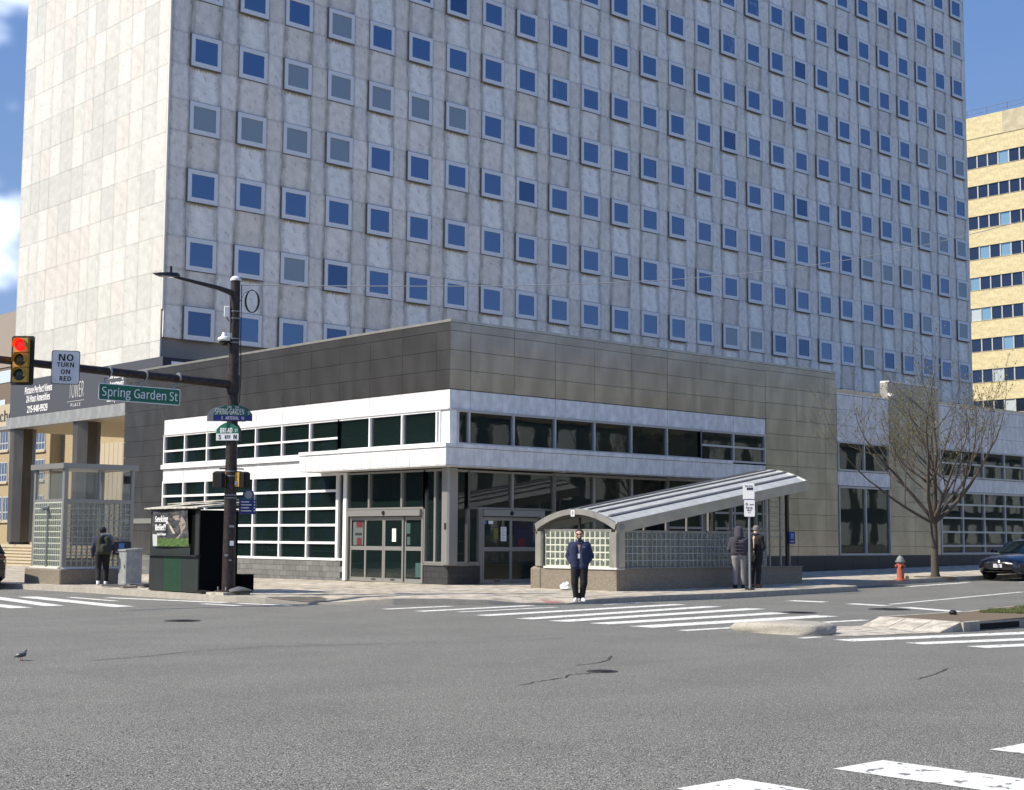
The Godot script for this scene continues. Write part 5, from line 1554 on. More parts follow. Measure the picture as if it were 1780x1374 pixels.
func bus_sign() -> void:
	var at := Vector3(4.04, walk(4.04, 8.47), 8.47)
	var o := thing("bus_stop_sign", "white bus stop sign of two plates on a thin grey pole", "sign", at)
	var b := B.new(); b.tube([Vector3(0, 0, 0), Vector3(0, 3.0, 0)], .034, 8); part(o, "pole", b, M.galvanised)
	b = B.new(); b.box(Vector3(0, .02, 0), Vector3(.2, .04, .2)); part(o, "base", b, M.dark_metal)
	var m := Basis(Vector3.UP, -.95)
	sign_plate(o, "upper_plate", rounded(.33, .46, .03), m * Vector3(-.01, 2.79, .05), m, .012, M.plastic_white)
	sign_plate(o, "lower_plate", rounded(.30, .48, .03), m * Vector3(.01, 2.31, .046), m, .012, M.plastic_white)
	b = B.new(); b.box(m * Vector3(.03, 2.86, .052), Vector3(.18, .07, .006), m); part(o, "route_label", b, M.dark_stone)
	b = B.new(); b.box(m * Vector3(.01, 2.565, .052), Vector3(.28, .015, .006), m); part(o, "rule", b, M.sign_blue)
	text(o, "Bus Stop", m * Vector3(0, 2.94, .053), m, .045, M.sign_blue, .9)
	b = B.new(); b.box(m * Vector3(-.07, 2.42, .05), Vector3(.07, .055, .006), m); b.box(m * Vector3(-.07, 2.455, .05), Vector3(.045, .02, .006), m); part(o, "bus_symbol", b, M.paper_dark)
	text(o, "ROUTE", m * Vector3(.07, 2.41, .05), m, .03, M.poster_red, .9)
	for q in [["Pick Up", 2.32], ["Here", 2.255], ["<->", 2.185]]: text(o, q[0], m * Vector3(.0, q[1], .05), m, .05, M.letter_black, .8)
	b = B.new(); b.tube([m * Vector3(.12, 2.73, -.01), m * Vector3(.3, 2.74, -.02)], .012, 5); part(o, "bracket", b, M.galvanised)

func hydrant() -> void:
	var at := Vector3(12.85, walk(12.85, 7.75), 7.75)
	var o := thing("fire_hydrant", "weathered orange-red fire hydrant with a grey bonnet", "hydrant", at)
	var b := B.new(); b.lathe(Vector3.ZERO, [Vector2(.17, 0), Vector2(.17, .05), Vector2(.12, .06), Vector2(.115, .55), Vector2(.125, .56), Vector2(.125, .6)], 16); part(o, "barrel", b, M.hydrant_red)
	b = B.new(); b.lathe(Vector3.ZERO, [Vector2(.165, .6), Vector2(.165, .64), Vector2(.13, .65), Vector2(.12, .71), Vector2(.07, .78), Vector2(.035, .80), Vector2(.035, .83), Vector2(.001, .84)], 16); part(o, "bonnet", b, M.hydrant_grey)
	var m := Basis(Vector3.UP, -.6)
	b = B.new(); b.cyl(m * Vector3(0, .44, .09), m * Vector3(0, .44, .17), .075, .07, 12); part(o, "front_nozzle", b, M.hydrant_red)
	b = B.new(); b.cyl(m * Vector3(0, .44, .172), m * Vector3(0, .44, .18), .045, .045, 12); part(o, "nozzle_cap", b, M.black)
	for s in [-1, 1]:
		b = B.new(); b.cyl(m * Vector3(.09 * s, .48, 0), m * Vector3(.17 * s, .48, 0), .05, .045, 10); part(o, "side_nozzle", b, M.hydrant_red)
	b = B.new(); b.cyl(m * Vector3(.12, .09, .17), m * Vector3(.13, .09, .22), .085, .08, 12); part(o, "loose_cap", b, M.hydrant_cap)

func grow(b: B, buds: Array, p: Vector3, d: Vector3, len_: float, r: float, depth: int) -> void:
	var n := 4
	var pts := [p]
	var rad := [r]
	var c := p
	var dd := d
	for i in n:
		dd = (dd + Vector3(rng.randf_range(-.14, .14), rng.randf_range(-.03, .16), rng.randf_range(-.14, .14))).normalized()
		c += dd * len_ / n
		pts.append(c); rad.append(lerpf(r, r * .55, (i + 1.0) / n))
	b.tube(pts, rad, 7 if depth > 3 else (5 if depth > 1 else 3))
	if depth <= 2:
		for i in range(1, pts.size()):
			if rng.randf() < .30: buds.append(pts[i] + Vector3(rng.randf_range(-.03, .03), rng.randf_range(-.02, .03), rng.randf_range(-.03, .03)))
	if depth == 0: return
	var kids: int = [2, 2, 3, 2, 3, 3][depth]
	for k in kids:
		var at: Vector3 = pts[mini(n, 2 + k)] if k < kids - 1 else pts[n]
		var base: float = rad[mini(n, 2 + k)] if k < kids - 1 else rad[n]
		var side := Vector3(rng.randf_range(-1, 1), rng.randf_range(-.25, .6), rng.randf_range(-1, 1)).normalized()
		var nd := (dd * (1.0 if k == kids - 1 else .75) + side * (.28 if k == kids - 1 else .92)).normalized()
		if nd.y < -.05: nd.y *= -.5
		grow(b, buds, at, nd, len_ * rng.randf_range(.58, .78), maxf(.005, base * (.85 if k == kids - 1 else .62)), depth - 1)

func tree(at: Vector3, sd: int, label: String, limbs: Array, fork: float) -> void:
	var o := thing("street_tree", label, "tree", at)
	rng.seed = sd
	var b := B.new()
	b.tube([Vector3(0, -.05, 0), Vector3(.0, .12, 0), Vector3(-.02, .6, 0), Vector3(-.01, 1.3, .01), Vector3(-.04, fork, 0)], [.20, .145, .125, .118, .125], 12); part(o, "trunk", b, M.bark)
	var buds := []
	for q in limbs:
		b = B.new()
		grow(b, buds, Vector3(-.04, fork - .12 + q[4], 0), Vector3(q[0], q[1], q[2]).normalized(), q[3], q[5], 5)
		part(o, "limb", b, M.bark)
	var bm := B.new()
	bm.tri(Vector3(-.018, 0, 0), Vector3(.018, 0, 0), Vector3(0, .05, .012)); bm.tri(Vector3(0, 0, -.016), Vector3(.004, .008, .02), Vector3(.022, .045, 0)); bm.tri(Vector3(0, 0, .016), Vector3(-.01, .01, -.014), Vector3(-.026, .04, 0))
	var mm := MultiMesh.new()
	mm.transform_format = MultiMesh.TRANSFORM_3D; mm.mesh = bm.mesh(); mm.instance_count = buds.size()
	for i in buds.size(): mm.set_instance_transform(i, Transform3D(Basis(Vector3(rng.randf() - .5, 1, rng.randf() - .5).normalized(), rng.randf() * TAU).scaled(Vector3.ONE * rng.randf_range(.7, 1.5)), buds[i]))
	var mi := MultiMeshInstance3D.new()
	mi.name = "buds"; mi.multimesh = mm; mi.material_override = M.bud; mi.set_meta("kind", "stuff")
	o.add_child(mi, true)
	b = B.new(); b.lathe(Vector3.ZERO, [Vector2(.75, .008), Vector2(.001, .012)], 14); part(o, "tree_pit", b, M.soil)

func car(called: String, label: String, category: String, at: Vector3, turn: float, paint: Material, high: float, suv: bool, plate_text: String) -> void: # nose towards local -x
	var o := thing(called, label, category, at, turn)
	var L := 4.65
	var w := .92
	var belt := .93 if not suv else 1.08
	# stations from nose to tail: x, half width, underside, side height, top of the middle
	var body := [[.0, .55, .42, .55, .62], [.06, .72, .24, .66, .73], [.22, .84, .19, .71, .80], [.6, .91, .18, .77, .88], [1.0, w, .18, .84, .93], [1.35, w, .18, .88, .97], [1.9, w, .18, belt, belt + .03], [2.8, w, .18, belt, belt + .03], [3.6, w, .19, belt + .02, belt + .05], [4.2, .90, .21, belt + .02, belt + .05], [4.5, .84, .27, belt - .02, belt + .02], [L, .74, .38, belt - .2, belt - .16]]
	var rings := []
	for q in body:
		var x: float = q[0] - L / 2
		var r := []
		for s in [[-.86, 0.0], [-.98, .12], [-1.0, .45], [-.985, .75], [-.90, 1.0], [-.5, 2.0], [0.0, 3.0], [.5, 2.0], [.90, 1.0], [.985, .75], [1.0, .45], [.98, .12], [.86, 0.0]]:
			var y: float = q[2] + (q[3] - q[2]) * s[1] if s[1] <= 1.0 else (lerpf(q[3], q[4], .8) if s[1] == 2.0 else q[4])
			r.append(Vector3(x, y, -q[1] * s[0]))
		rings.append(r)
	var b := B.new(); b.loft(rings)
	for e in [0, rings.size() - 1]:
		for i in range(1, 12):
			if e == 0: b.tri(rings[e][0], rings[e][i], rings[e][i + 1])
			else: b.tri(rings[e][0], rings[e][i + 1], rings[e][i])
	part(o, "body", b, paint)
	var cab := [[1.35, .80, .95, .97], [2.05, .70, high - .06, high - .03], [2.6, .69, high, high + .02], [3.3, .68, high - .02, high], [3.75 if not suv else 4.15, .70, high - .12, high - .09], [4.35, .78, belt + .04, belt + .06]]
	rings = []
	for q in cab:
		var x: float = q[0] - L / 2
		var r := []
		for s in [[-1.12, 0.0], [-1.0, .92], [-.8, 1.0], [0.0, 1.05], [.8, 1.0], [1.0, .92], [1.12, 0.0]]:
			var y: float = lerpf(belt - .02, q[2], s[1]) if s[1] <= 1.0 else q[3]
			r.append(Vector3(x, y, -q[1] * s[0]))
		rings.append(r)
	b = B.new(); b.loft(rings, false); part(o, "cabin_glass", b, M.car_glass)
	b = B.new()
	for i in [1, 2, 3]:
		for k in range(1, 5): b.quad(rings[i][k] + Vector3.UP * .006, rings[i][k + 1] + Vector3.UP * .006, rings[i + 1][k + 1] + Vector3.UP * .006, rings[i + 1][k] + Vector3.UP * .006)
	part(o, "roof", b, paint)
	b = B.new()
	for k in [1, 5]:
		for i in 5: b.tube([rings[i][k], rings[i + 1][k]], .022, 5)
	for i in [1, 2, 3]:
		b.tube([rings[i][0].lerp(rings[i][1], .0) , rings[i][1]], .028, 5); b.tube([rings[i][6], rings[i][5]], .028, 5)
	part(o, "pillar", b, paint)
	for q in [[.88, 1], [.88, -1], [3.62, 1], [3.62, -1]]:
		var c := Vector3(q[0] - L / 2, .33, .80 * q[1])
		b = B.new(); b.cyl(c - Vector3(0, 0, .1 * q[1]), c + Vector3(0, 0, .13 * q[1]), .33, .33, 22)
		var wheel := part(o, "wheel", b, M.rubber)
		b = B.new(); b.cyl(c + Vector3(0, 0, .131 * q[1]), c + Vector3(0, 0, .135 * q[1]), .215, .2, 16); part(wheel, "rim", b, M.galvanised)
		b = B.new()
		for i in 5: b.box(c + Vector3(0, 0, .137 * q[1]) + Vector3(cos(TAU * i / 5), sin(TAU * i / 5), 0) * .1, Vector3(.2, .05, .012), Basis(Vector3(0, 0, 1), TAU * i / 5))
		part(wheel, "spoke", b, M.chrome)
	for s in [-1, 1]:
		b = B.new(); b.hexa([Vector3(.12 - L / 2, .62, .50 * s), Vector3(.34 - L / 2, .64, .80 * s), Vector3(.5 - L / 2, .70, .84 * s), Vector3(.2 - L / 2, .70, .5 * s), Vector3(.14 - L / 2, .67, .50 * s), Vector3(.36 - L / 2, .71, .81 * s), Vector3(.52 - L / 2, .75, .83 * s), Vector3(.22 - L / 2, .74, .5 * s)]); part(o, "headlight", b, M.lamp_glass)
		b = B.new(); b.lathe(Vector3(L / 2 - .10, belt - .13, .60 * s), [Vector2(.001, -.03), Vector2(.08, -.02), Vector2(.10, .0), Vector2(.08, .04), Vector2(.001, .06)], 12, Basis(Vector3(0, 0, 1), -PI / 2).scaled(Vector3(1, 1.0, 2.1))); part(o, "tail_light", b, M.tail_red)
		b = B.new(); b.cham(Vector3(1.55 - L / 2, belt + .09, 1.0 * s), Vector3(.14, .13, .2), .03); part(o, "mirror", b, paint)
	b = B.new(); b.bx(-L / 2 - .005, -L / 2 + .06, .36, .58, -.5, .5); part(o, "grille", b, M.matte_black)
	b = B.new(); b.bx(-L / 2 - .03, -L / 2 - .015, .44, .57, -.16, .16); var pl := part(o, "front_plate", b, M.plate)
	if plate_text: text(pl, plate_text, Vector3(-L / 2 - .032, .505, 0), Basis(Vector3.UP, -PI / 2), .07, M.paper_dark, .8)
	b = B.new(); b.lathe(Vector3(-L / 2 + .04, .665, 0), [Vector2(.07, 0), Vector2(.05, .02), Vector2(.001, .025)], 14, Basis(Vector3(0, 0, 1), 1.1)); part(o, "badge", b, M.chrome)
	b = B.new(); b.bx(-L / 2 + .02, -L / 2 + .06, .29, .30, -.55, .55); part(o, "trim", b, M.chrome)
	b = B.new(); b.bx(L / 2 - .14, L / 2 - .01, .40, .43, -.6, .6); part(o, "rear_trim", b, M.chrome)

func small_things() -> void:
	var labels := ["round iron manhole cover near the middle of the crossing", "round iron manhole cover beyond the left-hand lane, nearest the kiosk", "manhole cover beside the stop line in the right-hand street", "manhole cover near the bus stop side of the zebra crossing"]
	var spots := [[-16.27, 22.18, .13], [-14.85, 9.81, .28], [.45, 15.35, .42], [-2.6, 15.0, .36]]
	for i in 4:
		var q: Array = spots[i]
		var o := thing("manhole_cover", labels[i], "manhole cover", Vector3(q[0], ground(q[0], q[1]), q[1]), 0.0, "manhole covers in the road")
		var b := B.new(); b.cyl(Vector3(0, -.02, 0), Vector3(0, .007, 0), q[2] + .06, -1, 28); part(o, "rim", b, M.tar)
		b = B.new(); b.cyl(Vector3(0, .0, 0), Vector3(0, .011, 0), q[2], -1, 28); part(o, "lid", b, M.iron)
		b = B.new()
		for k in 5: b.box(Vector3(0, .013, -.2 + .1 * k) * Vector3(1, 1, q[2] / .36), Vector3(q[2] * 1.2, .005, .03))
		part(o, "tread", b, M.iron)
	var bag := thing("plastic_bag", "crumpled white plastic bag against the subway plinth", "bag", Vector3(-.02, walk(0, 5.2), 5.15))
	rng.seed = 6
	var rr := []
	for k in 6:
		var row := []
		for i in 10:
			var a := TAU * i / 9.0
			var r: float = [.16, .2, .17, .12, .06, .005][k] * (1.0 + (.25 * sin(i * 7.3 + k * 2.1) if i < 9 else .25 * sin(k * 2.1)))
			row.append(Vector3(cos(a) * r * .95, [.0, .05, .11, .17, .2, .19][k] * (1.0 + .2 * sin(i * 2.0)) if i < 9 else [.0, .05, .11, .17, .2, .19][k], -sin(a) * r * .8))
		rr.append(row)
	var b := B.new(); b.loft(rr, false); part(bag, "bag", b, M.bag)
	var pigeon := thing("pigeon", "small dark pigeon walking on the road, far left foreground", "pigeon", Vector3(-20.98, 0, 16.4), .4)
	pigeon.scale = Vector3.ONE * .7
	b = B.new()
	field(b, [[Vector3(-.07, .10, 0), Vector3(.06, .115, 0), .042, .050], [Vector3(.06, .12, 0), Vector3(.10, .165, 0), .032, .020], [Vector3(.105, .175, 0), Vector3(.12, .176, 0), .021, .016], [Vector3(-.06, .10, 0), Vector3(-.18, .075, 0), .03, .010], [Vector3(.13, .172, 0), Vector3(.155, .166, 0), .007, .003], [Vector3(-.10, .115, .035), Vector3(.03, .125, .04), .012, .022], [Vector3(-.10, .115, -.035), Vector3(.03, .125, -.04), .012, .022]], .009, .02)
	part(pigeon, "body", b, M.seam)
	for s in [-1, 1]:
		b = B.new(); b.tube([Vector3(.0, .07, .02 * s), Vector3(.005, .03, .022 * s), Vector3(-.005, .004, .022 * s), Vector3(.035, .004, .026 * s)], .005, 5); part(pigeon, "leg", b, M.hydrant_red)
	var lump := thing("stone_chunk", "dark chunk of stone lying on the median's bare soil", "stone", Vector3(-3.35, ground(-3.3, 19.4) + .165, 19.25))
	b = B.new(); b.lathe(Vector3.ZERO, [Vector2(.07, 0), Vector2(.085, .04), Vector2(.05, .08), Vector2(.001, .09)], 7); part(lump, "stone", b, M.dark_metal)

# a smooth surface round a set of tapered bones [from, to, radius, radius]: distances joined with a smooth minimum, meshed as surface nets
func field(out: B, bones: Array, cell: float, k: float) -> void:
	var lo := Vector3.ONE * 1e9
	var hi := -lo
	for q in bones:
		var r: float = maxf(q[2], q[3]) + k + cell * 2
		lo = lo.min(q[0] - Vector3.ONE * r).min(q[1] - Vector3.ONE * r)
		hi = hi.max(q[0] + Vector3.ONE * r).max(q[1] + Vector3.ONE * r)
	var nx := int((hi.x - lo.x) / cell) + 2
	var ny := int((hi.y - lo.y) / cell) + 2
	var nz := int((hi.z - lo.z) / cell) + 2
	var d := PackedFloat32Array()
	d.resize(nx * ny * nz); d.fill(1.0)
	for q in bones:
		var a: Vector3 = q[0]
		var ab: Vector3 = q[1] - q[0]
		var l2 := maxf(ab.length_squared(), 1e-9)
		var r0: float = q[2]
		var r1: float = q[3]
		var pad := maxf(r0, r1) + k + cell * 2
		var p0: Vector3 = ((a.min(q[1]) - Vector3.ONE * pad - lo) / cell).floor().max(Vector3.ZERO)
		var p1: Vector3 = ((a.max(q[1]) + Vector3.ONE * pad - lo) / cell).ceil()
		for iz in range(int(p0.z), mini(int(p1.z) + 1, nz)):
			for iy in range(int(p0.y), mini(int(p1.y) + 1, ny)):
				var at := (iz * ny + iy) * nx
				for ix in range(int(p0.x), mini(int(p1.x) + 1, nx)):
					var p := lo + Vector3(ix, iy, iz) * cell - a
					var h := clampf(p.dot(ab) / l2, 0.0, 1.0)
					var e := (p - ab * h).length() - lerpf(r0, r1, h)
					var f := d[at + ix]
					var s := maxf(k - absf(e - f), 0.0) / k
					d[at + ix] = minf(e, f) - s * s * k * .25
	var ids := {}
	var pos := []
	for iz in nz - 1:
		for iy in ny - 1:
			for ix in nx - 1:
				var i := (iz * ny + iy) * nx + ix
				if d[i] > cell * 3.0 or d[i] < -cell * 3.0: continue
				var sum := Vector3.ZERO
				var n := 0
				for e in [[0, 1, Vector3(0, 0, 0), Vector3(1, 0, 0)], [nx, nx + 1, Vector3(0, 1, 0), Vector3(1, 0, 0)], [nx * ny, nx * ny + 1, Vector3(0, 0, 1), Vector3(1, 0, 0)], [nx * ny + nx, nx * ny + nx + 1, Vector3(0, 1, 1), Vector3(1, 0, 0)],
					[0, nx, Vector3(0, 0, 0), Vector3(0, 1, 0)], [1, nx + 1, Vector3(1, 0, 0), Vector3(0, 1, 0)], [nx * ny, nx * ny + nx, Vector3(0, 0, 1), Vector3(0, 1, 0)], [nx * ny + 1, nx * ny + nx + 1, Vector3(1, 0, 1), Vector3(0, 1, 0)],
					[0, nx * ny, Vector3(0, 0, 0), Vector3(0, 0, 1)], [1, nx * ny + 1, Vector3(1, 0, 0), Vector3(0, 0, 1)], [nx, nx * ny + nx, Vector3(0, 1, 0), Vector3(0, 0, 1)], [nx + 1, nx * ny + nx + 1, Vector3(1, 1, 0), Vector3(0, 0, 1)]]:
					var u := d[i + e[0]]
					var w := d[i + e[1]]
					if (u < 0) != (w < 0):
						sum += e[2] + e[3] * (u / (u - w)); n += 1
				if n:
					ids[i] = pos.size()
					pos.append(lo + (Vector3(ix, iy, iz) + sum / n) * cell)
	var faces := []
	var nrm := []
	nrm.resize(pos.size()); nrm.fill(Vector3.ZERO)
	var steps := [1, nx, nx * ny]
	for i in ids:
		for ax in 3:
			var s1: int = steps[(ax + 1) % 3]
			var s2: int = steps[(ax + 2) % 3]
			if i + steps[ax] >= d.size(): continue
			var u := d[i]
			var w := d[i + steps[ax]]
			if (u < 0) == (w < 0): continue
			if not (ids.has(i - s1) and ids.has(i - s2) and ids.has(i - s1 - s2)): continue
			var f := [ids[i], ids[i - s1], ids[i - s1 - s2], ids[i - s2]]
			if u > 0: f.reverse()
			faces.append(f)
			var nn: Vector3 = (pos[f[2]] - pos[f[0]]).cross(pos[f[3]] - pos[f[1]])
			for x in f: nrm[x] += nn
	for f in faces:
		var q := []
		for x in f: q.append(nrm[x].normalized())
		out.squad(pos[f[0]], pos[f[1]], pos[f[2]], pos[f[3]], q[0], q[1], q[2], q[3])

func hand(b: B, wrist: Vector3, dir: Vector3, palm: Vector3, s: float) -> void: # dir to the fingers, palm the way the palm faces, s which side the thumb leaves
	var x := dir.normalized()
	var y := palm.normalized()
	var z := x.cross(y) * s
	var bones := [[wrist, wrist + x * .03, .024, .028], [wrist + x * .03 - z * .018, wrist + x * .085 - z * .022, .022, .017], [wrist + x * .03 + z * .018, wrist + x * .09 + z * .022, .022, .017]]
	for i in 4:
		var o: Vector3 = wrist + x * ([.088, .095, .092, .082][i]) + z * (.032 - .021 * i)
		var l: float = [.068, .078, .072, .056][i]
		var m: Vector3 = o + (x * .85 + y * .45).normalized() * l * .55
		bones.append([o - x * .02, m, .0095, .0085]); bones.append([m, m + (x * .5 + y * .9).normalized() * l * .45, .0085, .0075])
	var t: Vector3 = wrist + x * .03 + z * .035
	bones.append([wrist + x * .02 + z * .015, t + x * .02 + z * .012, .015, .011]); bones.append([t + x * .02 + z * .012, t + x * .058 + z * .012 + y * .015, .011, .008])
	field(b, bones, .006, .008)

func head(b: B, c: Vector3, f: Vector3, s := 1.0) -> void: # c the middle of the skull, f the way the face looks
	var z := f.normalized()
	var x := Vector3.UP.cross(z).normalized()
	var y := z.cross(x)
	var bones := [[c + y * .03 - z * .02, c + y * .025 + z * .02, .092, .088], [c - y * .04 + z * .015, c - y * .09 + z * .045, .070, .046], [c - y * .015 + z * .088, c - y * .045 + z * .108, .010, .015], [c + y * .02 + z * .078 - x * .04, c + y * .02 + z * .078 + x * .04, .014, .014],
		[c - y * .078 + z * .086 - x * .02, c - y * .078 + z * .086 + x * .02, .008, .008], [c - y * .02 + x * .088, c - y * .045 + x * .083, .016, .010], [c - y * .02 - x * .088, c - y * .045 - x * .083, .016, .010], [c - y * .10 - z * .015, c - y * .2 - z * .03, .058, .062]]
	for q in bones:
		q[0] = c + (q[0] - c) * s; q[1] = c + (q[1] - c) * s; q[2] *= s; q[3] *= s
	field(b, bones, .008, .02)

func person(label: String, at: Vector3, turn: float, j: Dictionary, looks: Dictionary, group := "") -> Node3D:
	var o := thing("person", label, "person", at, turn, group)
	var b := B.new()
	var skel := [[Vector3(0, .92, 0), j.chest - Vector3(0, .25, 0), .10, .10], [j.chest - Vector3(0, .25, 0), j.chest, .11, .12], [j.chest, j.neck, .07, .05]]
	for s in 2:
		var q: Array = j.arms[s]
		skel.append([j.chest + Vector3(0, .03, 0), q[0], .06, .05]); skel.append([q[0], q[1], .048, .036]); skel.append([q[1], q[2], .036, .024])
		q = j.legs[s]
		skel.append([q[0], q[1], .085, .052]); skel.append([q[1], q[2], .052, .034]); skel.append([q[2], q[3], .034, .028])
	field(b, skel, .026, .03)
	for s in 2:
		var q: Array = j.arms[s]
		hand(b, q[2], q[4] if q.size() > 4 else q[2] - q[1], q[3], 1.0 if s == 0 else -1.0)
	head(b, j.head, j.look, looks.get("head", 1.0))
	part(o, "body", b, looks.skin)
	# trousers, jacket, shoes over it
	b = B.new()
	var tr := []
	for s in 2:
		var q: Array = j.legs[s]
		tr.append([Vector3(0, .97, 0) * Vector3(1, 1, 1) + (q[0] - Vector3(0, .9, 0)) * Vector3(1, 0, 1) * .5, q[0], .115, .112]); tr.append([q[0], q[1], .108 * looks.legs, .076 * looks.legs]); tr.append([q[1], q[2] + Vector3(0, .05, 0), .076 * looks.legs, .062 * looks.legs])
	field(b, tr, .018, .035); part(o, "trousers", b, looks.trousers)
	b = B.new()
	var w: float = looks.wide
	var hem: float = looks.hem
	var jk := []
	for s in [-1, 1]:
		jk.append([j.chest + Vector3(.10 * s * w, -.02, 0), j.chest + Vector3(.09 * s * w, -.30, .0), .135 * w, .128 * w]); jk.append([j.chest + Vector3(.09 * s * w, -.30, .0), Vector3(.085 * s * w, hem + .09, .01), .125 * w, .118 * w])
	jk.append([j.chest + Vector3(0, .03, .0), j.neck + Vector3(0, -.02, 0), .10, .068])
	for s in 2:
		var q: Array = j.arms[s]
		jk.append([j.chest + (q[0] - j.chest) * .4, q[0], .09, .075 * w]); jk.append([q[0], q[1], .072 * w, .057 * w]); jk.append([q[1], q[2] + (q[1] - q[2]).normalized() * .02, .057 * w, .048 * w])
	field(b, jk, .015, .022); part(o, "jacket", b, looks.jacket)
	for s in 2:
		b = B.new()
		var q: Array = j.legs[s]
		var toe: Vector3 = q[3]
		var heel: Vector3 = q[2] + (q[2] - toe) * Vector3(.35, 0, .35)
		field(b, [[Vector3(heel.x, toe.y - .005, heel.z), toe, .043, .036], [Vector3(heel.x, toe.y, heel.z), q[2] + Vector3(0, .03, 0), .045, .05], [q[2], toe.lerp(q[2], .35) + Vector3(0, .01, 0), .052, .043]], .010, .02)
		part(o, "shoe", b, looks.shoes)
	return o

func people() -> void:
	# the man at the kerb, hands in his jacket pockets
	var p := person("bearded man in sunglasses and navy jacket at the kerb, hands in pockets", Vector3(-3.48, .035, 9.12), -.86, {
		"chest": Vector3(0, 1.36, -.01), "neck": Vector3(0, 1.50, 0), "head": Vector3(0, 1.655, .02), "look": Vector3(.05, -.03, 1),
		"arms": [[Vector3(-.20, 1.40, -.02), Vector3(-.295, 1.13, -.06), Vector3(-.20, .965, .045), Vector3(.6, 0, -.3), Vector3(.5, -.5, -.3)], [Vector3(.20, 1.40, -.02), Vector3(.295, 1.13, -.06), Vector3(.20, .965, .045), Vector3(-.6, 0, -.3), Vector3(-.5, -.5, -.3)]],
		"legs": [[Vector3(-.10, .90, 0), Vector3(-.115, .48, .02), Vector3(-.085, .08, -.03), Vector3(-.10, .045, .13)], [Vector3(.10, .90, 0), Vector3(.11, .48, .0), Vector3(.06, .08, -.07), Vector3(.13, .045, .07)]]},
		{"skin": M.skin_light, "trousers": M.black_cloth, "jacket": M.navy_cloth, "shoes": M.shoe_white, "legs": 1.12, "wide": 1.08, "hem": .80})
	var b := B.new(); b.lathe(Vector3(0, 1.66, .005), [Vector2(.101, .025), Vector2(.104, .05), Vector2(.094, .09), Vector2(.06, .122), Vector2(.001, .133)], 18); part(p, "hair", b, M.hair_brown)
	b = B.new(); field(b, [[Vector3(-.055, 1.61, .055), Vector3(0, 1.545, .085), .022, .032], [Vector3(.055, 1.61, .055), Vector3(0, 1.545, .085), .022, .032], [Vector3(0, 1.555, .09), Vector3(0, 1.525, .07), .034, .03], [Vector3(-.03, 1.60, .10), Vector3(.03, 1.60, .10), .009, .009]], .008, .015); part(p, "beard", b, M.hair_brown)
	b = B.new()
	for s in [-1, 1]:
		b.box(Vector3(.037 * s, 1.672, .116), Vector3(.06, .04, .014), Basis(Vector3.UP, .15 * s)); b.box(Vector3(.082 * s, 1.678, .055), Vector3(.008, .012, .12))
	b.box(Vector3(0, 1.68, .12), Vector3(.03, .01, .01)); part(p, "sunglasses", b, M.smoke)
	b = B.new(); b.tube([Vector3(-.06, 1.47, .10), Vector3(-.025, 1.33, .165), Vector3(0, 1.20, .172)], .006, 4); b.tube([Vector3(.06, 1.47, .10), Vector3(.025, 1.33, .165), Vector3(0, 1.20, .172)], .006, 4); part(p, "lanyard", b, M.sign_blue)
	b = B.new(); b.box(Vector3(.0, 1.135, .176), Vector3(.055, .11, .006)); part(p, "badge", b, M.badge)
	b = B.new(); b.box(Vector3(.12, 1.355, .150), Vector3(.08, .014, .006), Basis(Vector3.UP, .35)); part(p, "chest_mark", b, M.badge)
	b = B.new(); b.tube([Vector3(-.075, 1.50, .02), Vector3(-.05, 1.47, .085), Vector3(0, 1.435, .115), Vector3(.05, 1.47, .085), Vector3(.075, 1.50, .02), Vector3(.0, 1.53, -.07), Vector3(-.075, 1.50, .02)], .022, 6); part(p, "collar", b, M.navy_cloth)
	# walking away with a backpack beside the stair house
	p = person("person in grey hooded top with dark backpack, walking away from the kerb", Vector3(-8.45, walk(-8.4, -6.16), -6.0), 2.75, {
		"chest": Vector3(0, 1.32, .05), "neck": Vector3(0, 1.46, .09), "head": Vector3(.01, 1.60, .13), "look": Vector3(.3, -.35, 1),
		"arms": [[Vector3(-.21, 1.36, .04), Vector3(-.30, 1.10, .08), Vector3(-.17, 1.12, .30), Vector3(.6, 0, .3)], [Vector3(.21, 1.36, .04), Vector3(.29, 1.08, .0), Vector3(.27, .86, .10), Vector3(-.9, 0, .2)]],
		"legs": [[Vector3(-.10, .88, 0), Vector3(-.12, .48, .14), Vector3(-.12, .08, .12), Vector3(-.14, .045, .27)], [Vector3(.10, .88, 0), Vector3(.12, .48, -.02), Vector3(.13, .12, -.24), Vector3(.13, .045, -.11)]]},
		{"skin": M.skin_brown, "trousers": M.black_cloth, "jacket": M.slate_cloth, "shoes": M.shoe_white, "legs": 1.12, "wide": 1.2, "hem": .86})
	b = B.new(); b.lathe(Vector3(.01, 1.60, .125), [Vector2(.10, -.03), Vector2(.108, .02), Vector2(.102, .07), Vector2(.07, .115), Vector2(.001, .13)], 18); part(p, "knit_cap", b, M.hair_black)
	b = B.new(); field(b, [[Vector3(-.10, 1.36, -.15), Vector3(-.11, 1.0, -.20), .085, .10], [Vector3(.10, 1.36, -.15), Vector3(.11, 1.0, -.20), .085, .10], [Vector3(0, 1.12, -.27), Vector3(0, 1.0, -.27), .09, .09]], .018, .06); part(p, "backpack", b, M.olive_cloth)
	b = B.new()
	for s in [-1, 1]: b.tube([Vector3(.10 * s, 1.40, -.10), Vector3(.13 * s, 1.49, .03), Vector3(.15 * s, 1.40, .17), Vector3(.16 * s, 1.15, .17), Vector3(.16 * s, 1.02, -.1)], .022, 5)
	part(p, "backpack_strap", b, M.black_cloth)
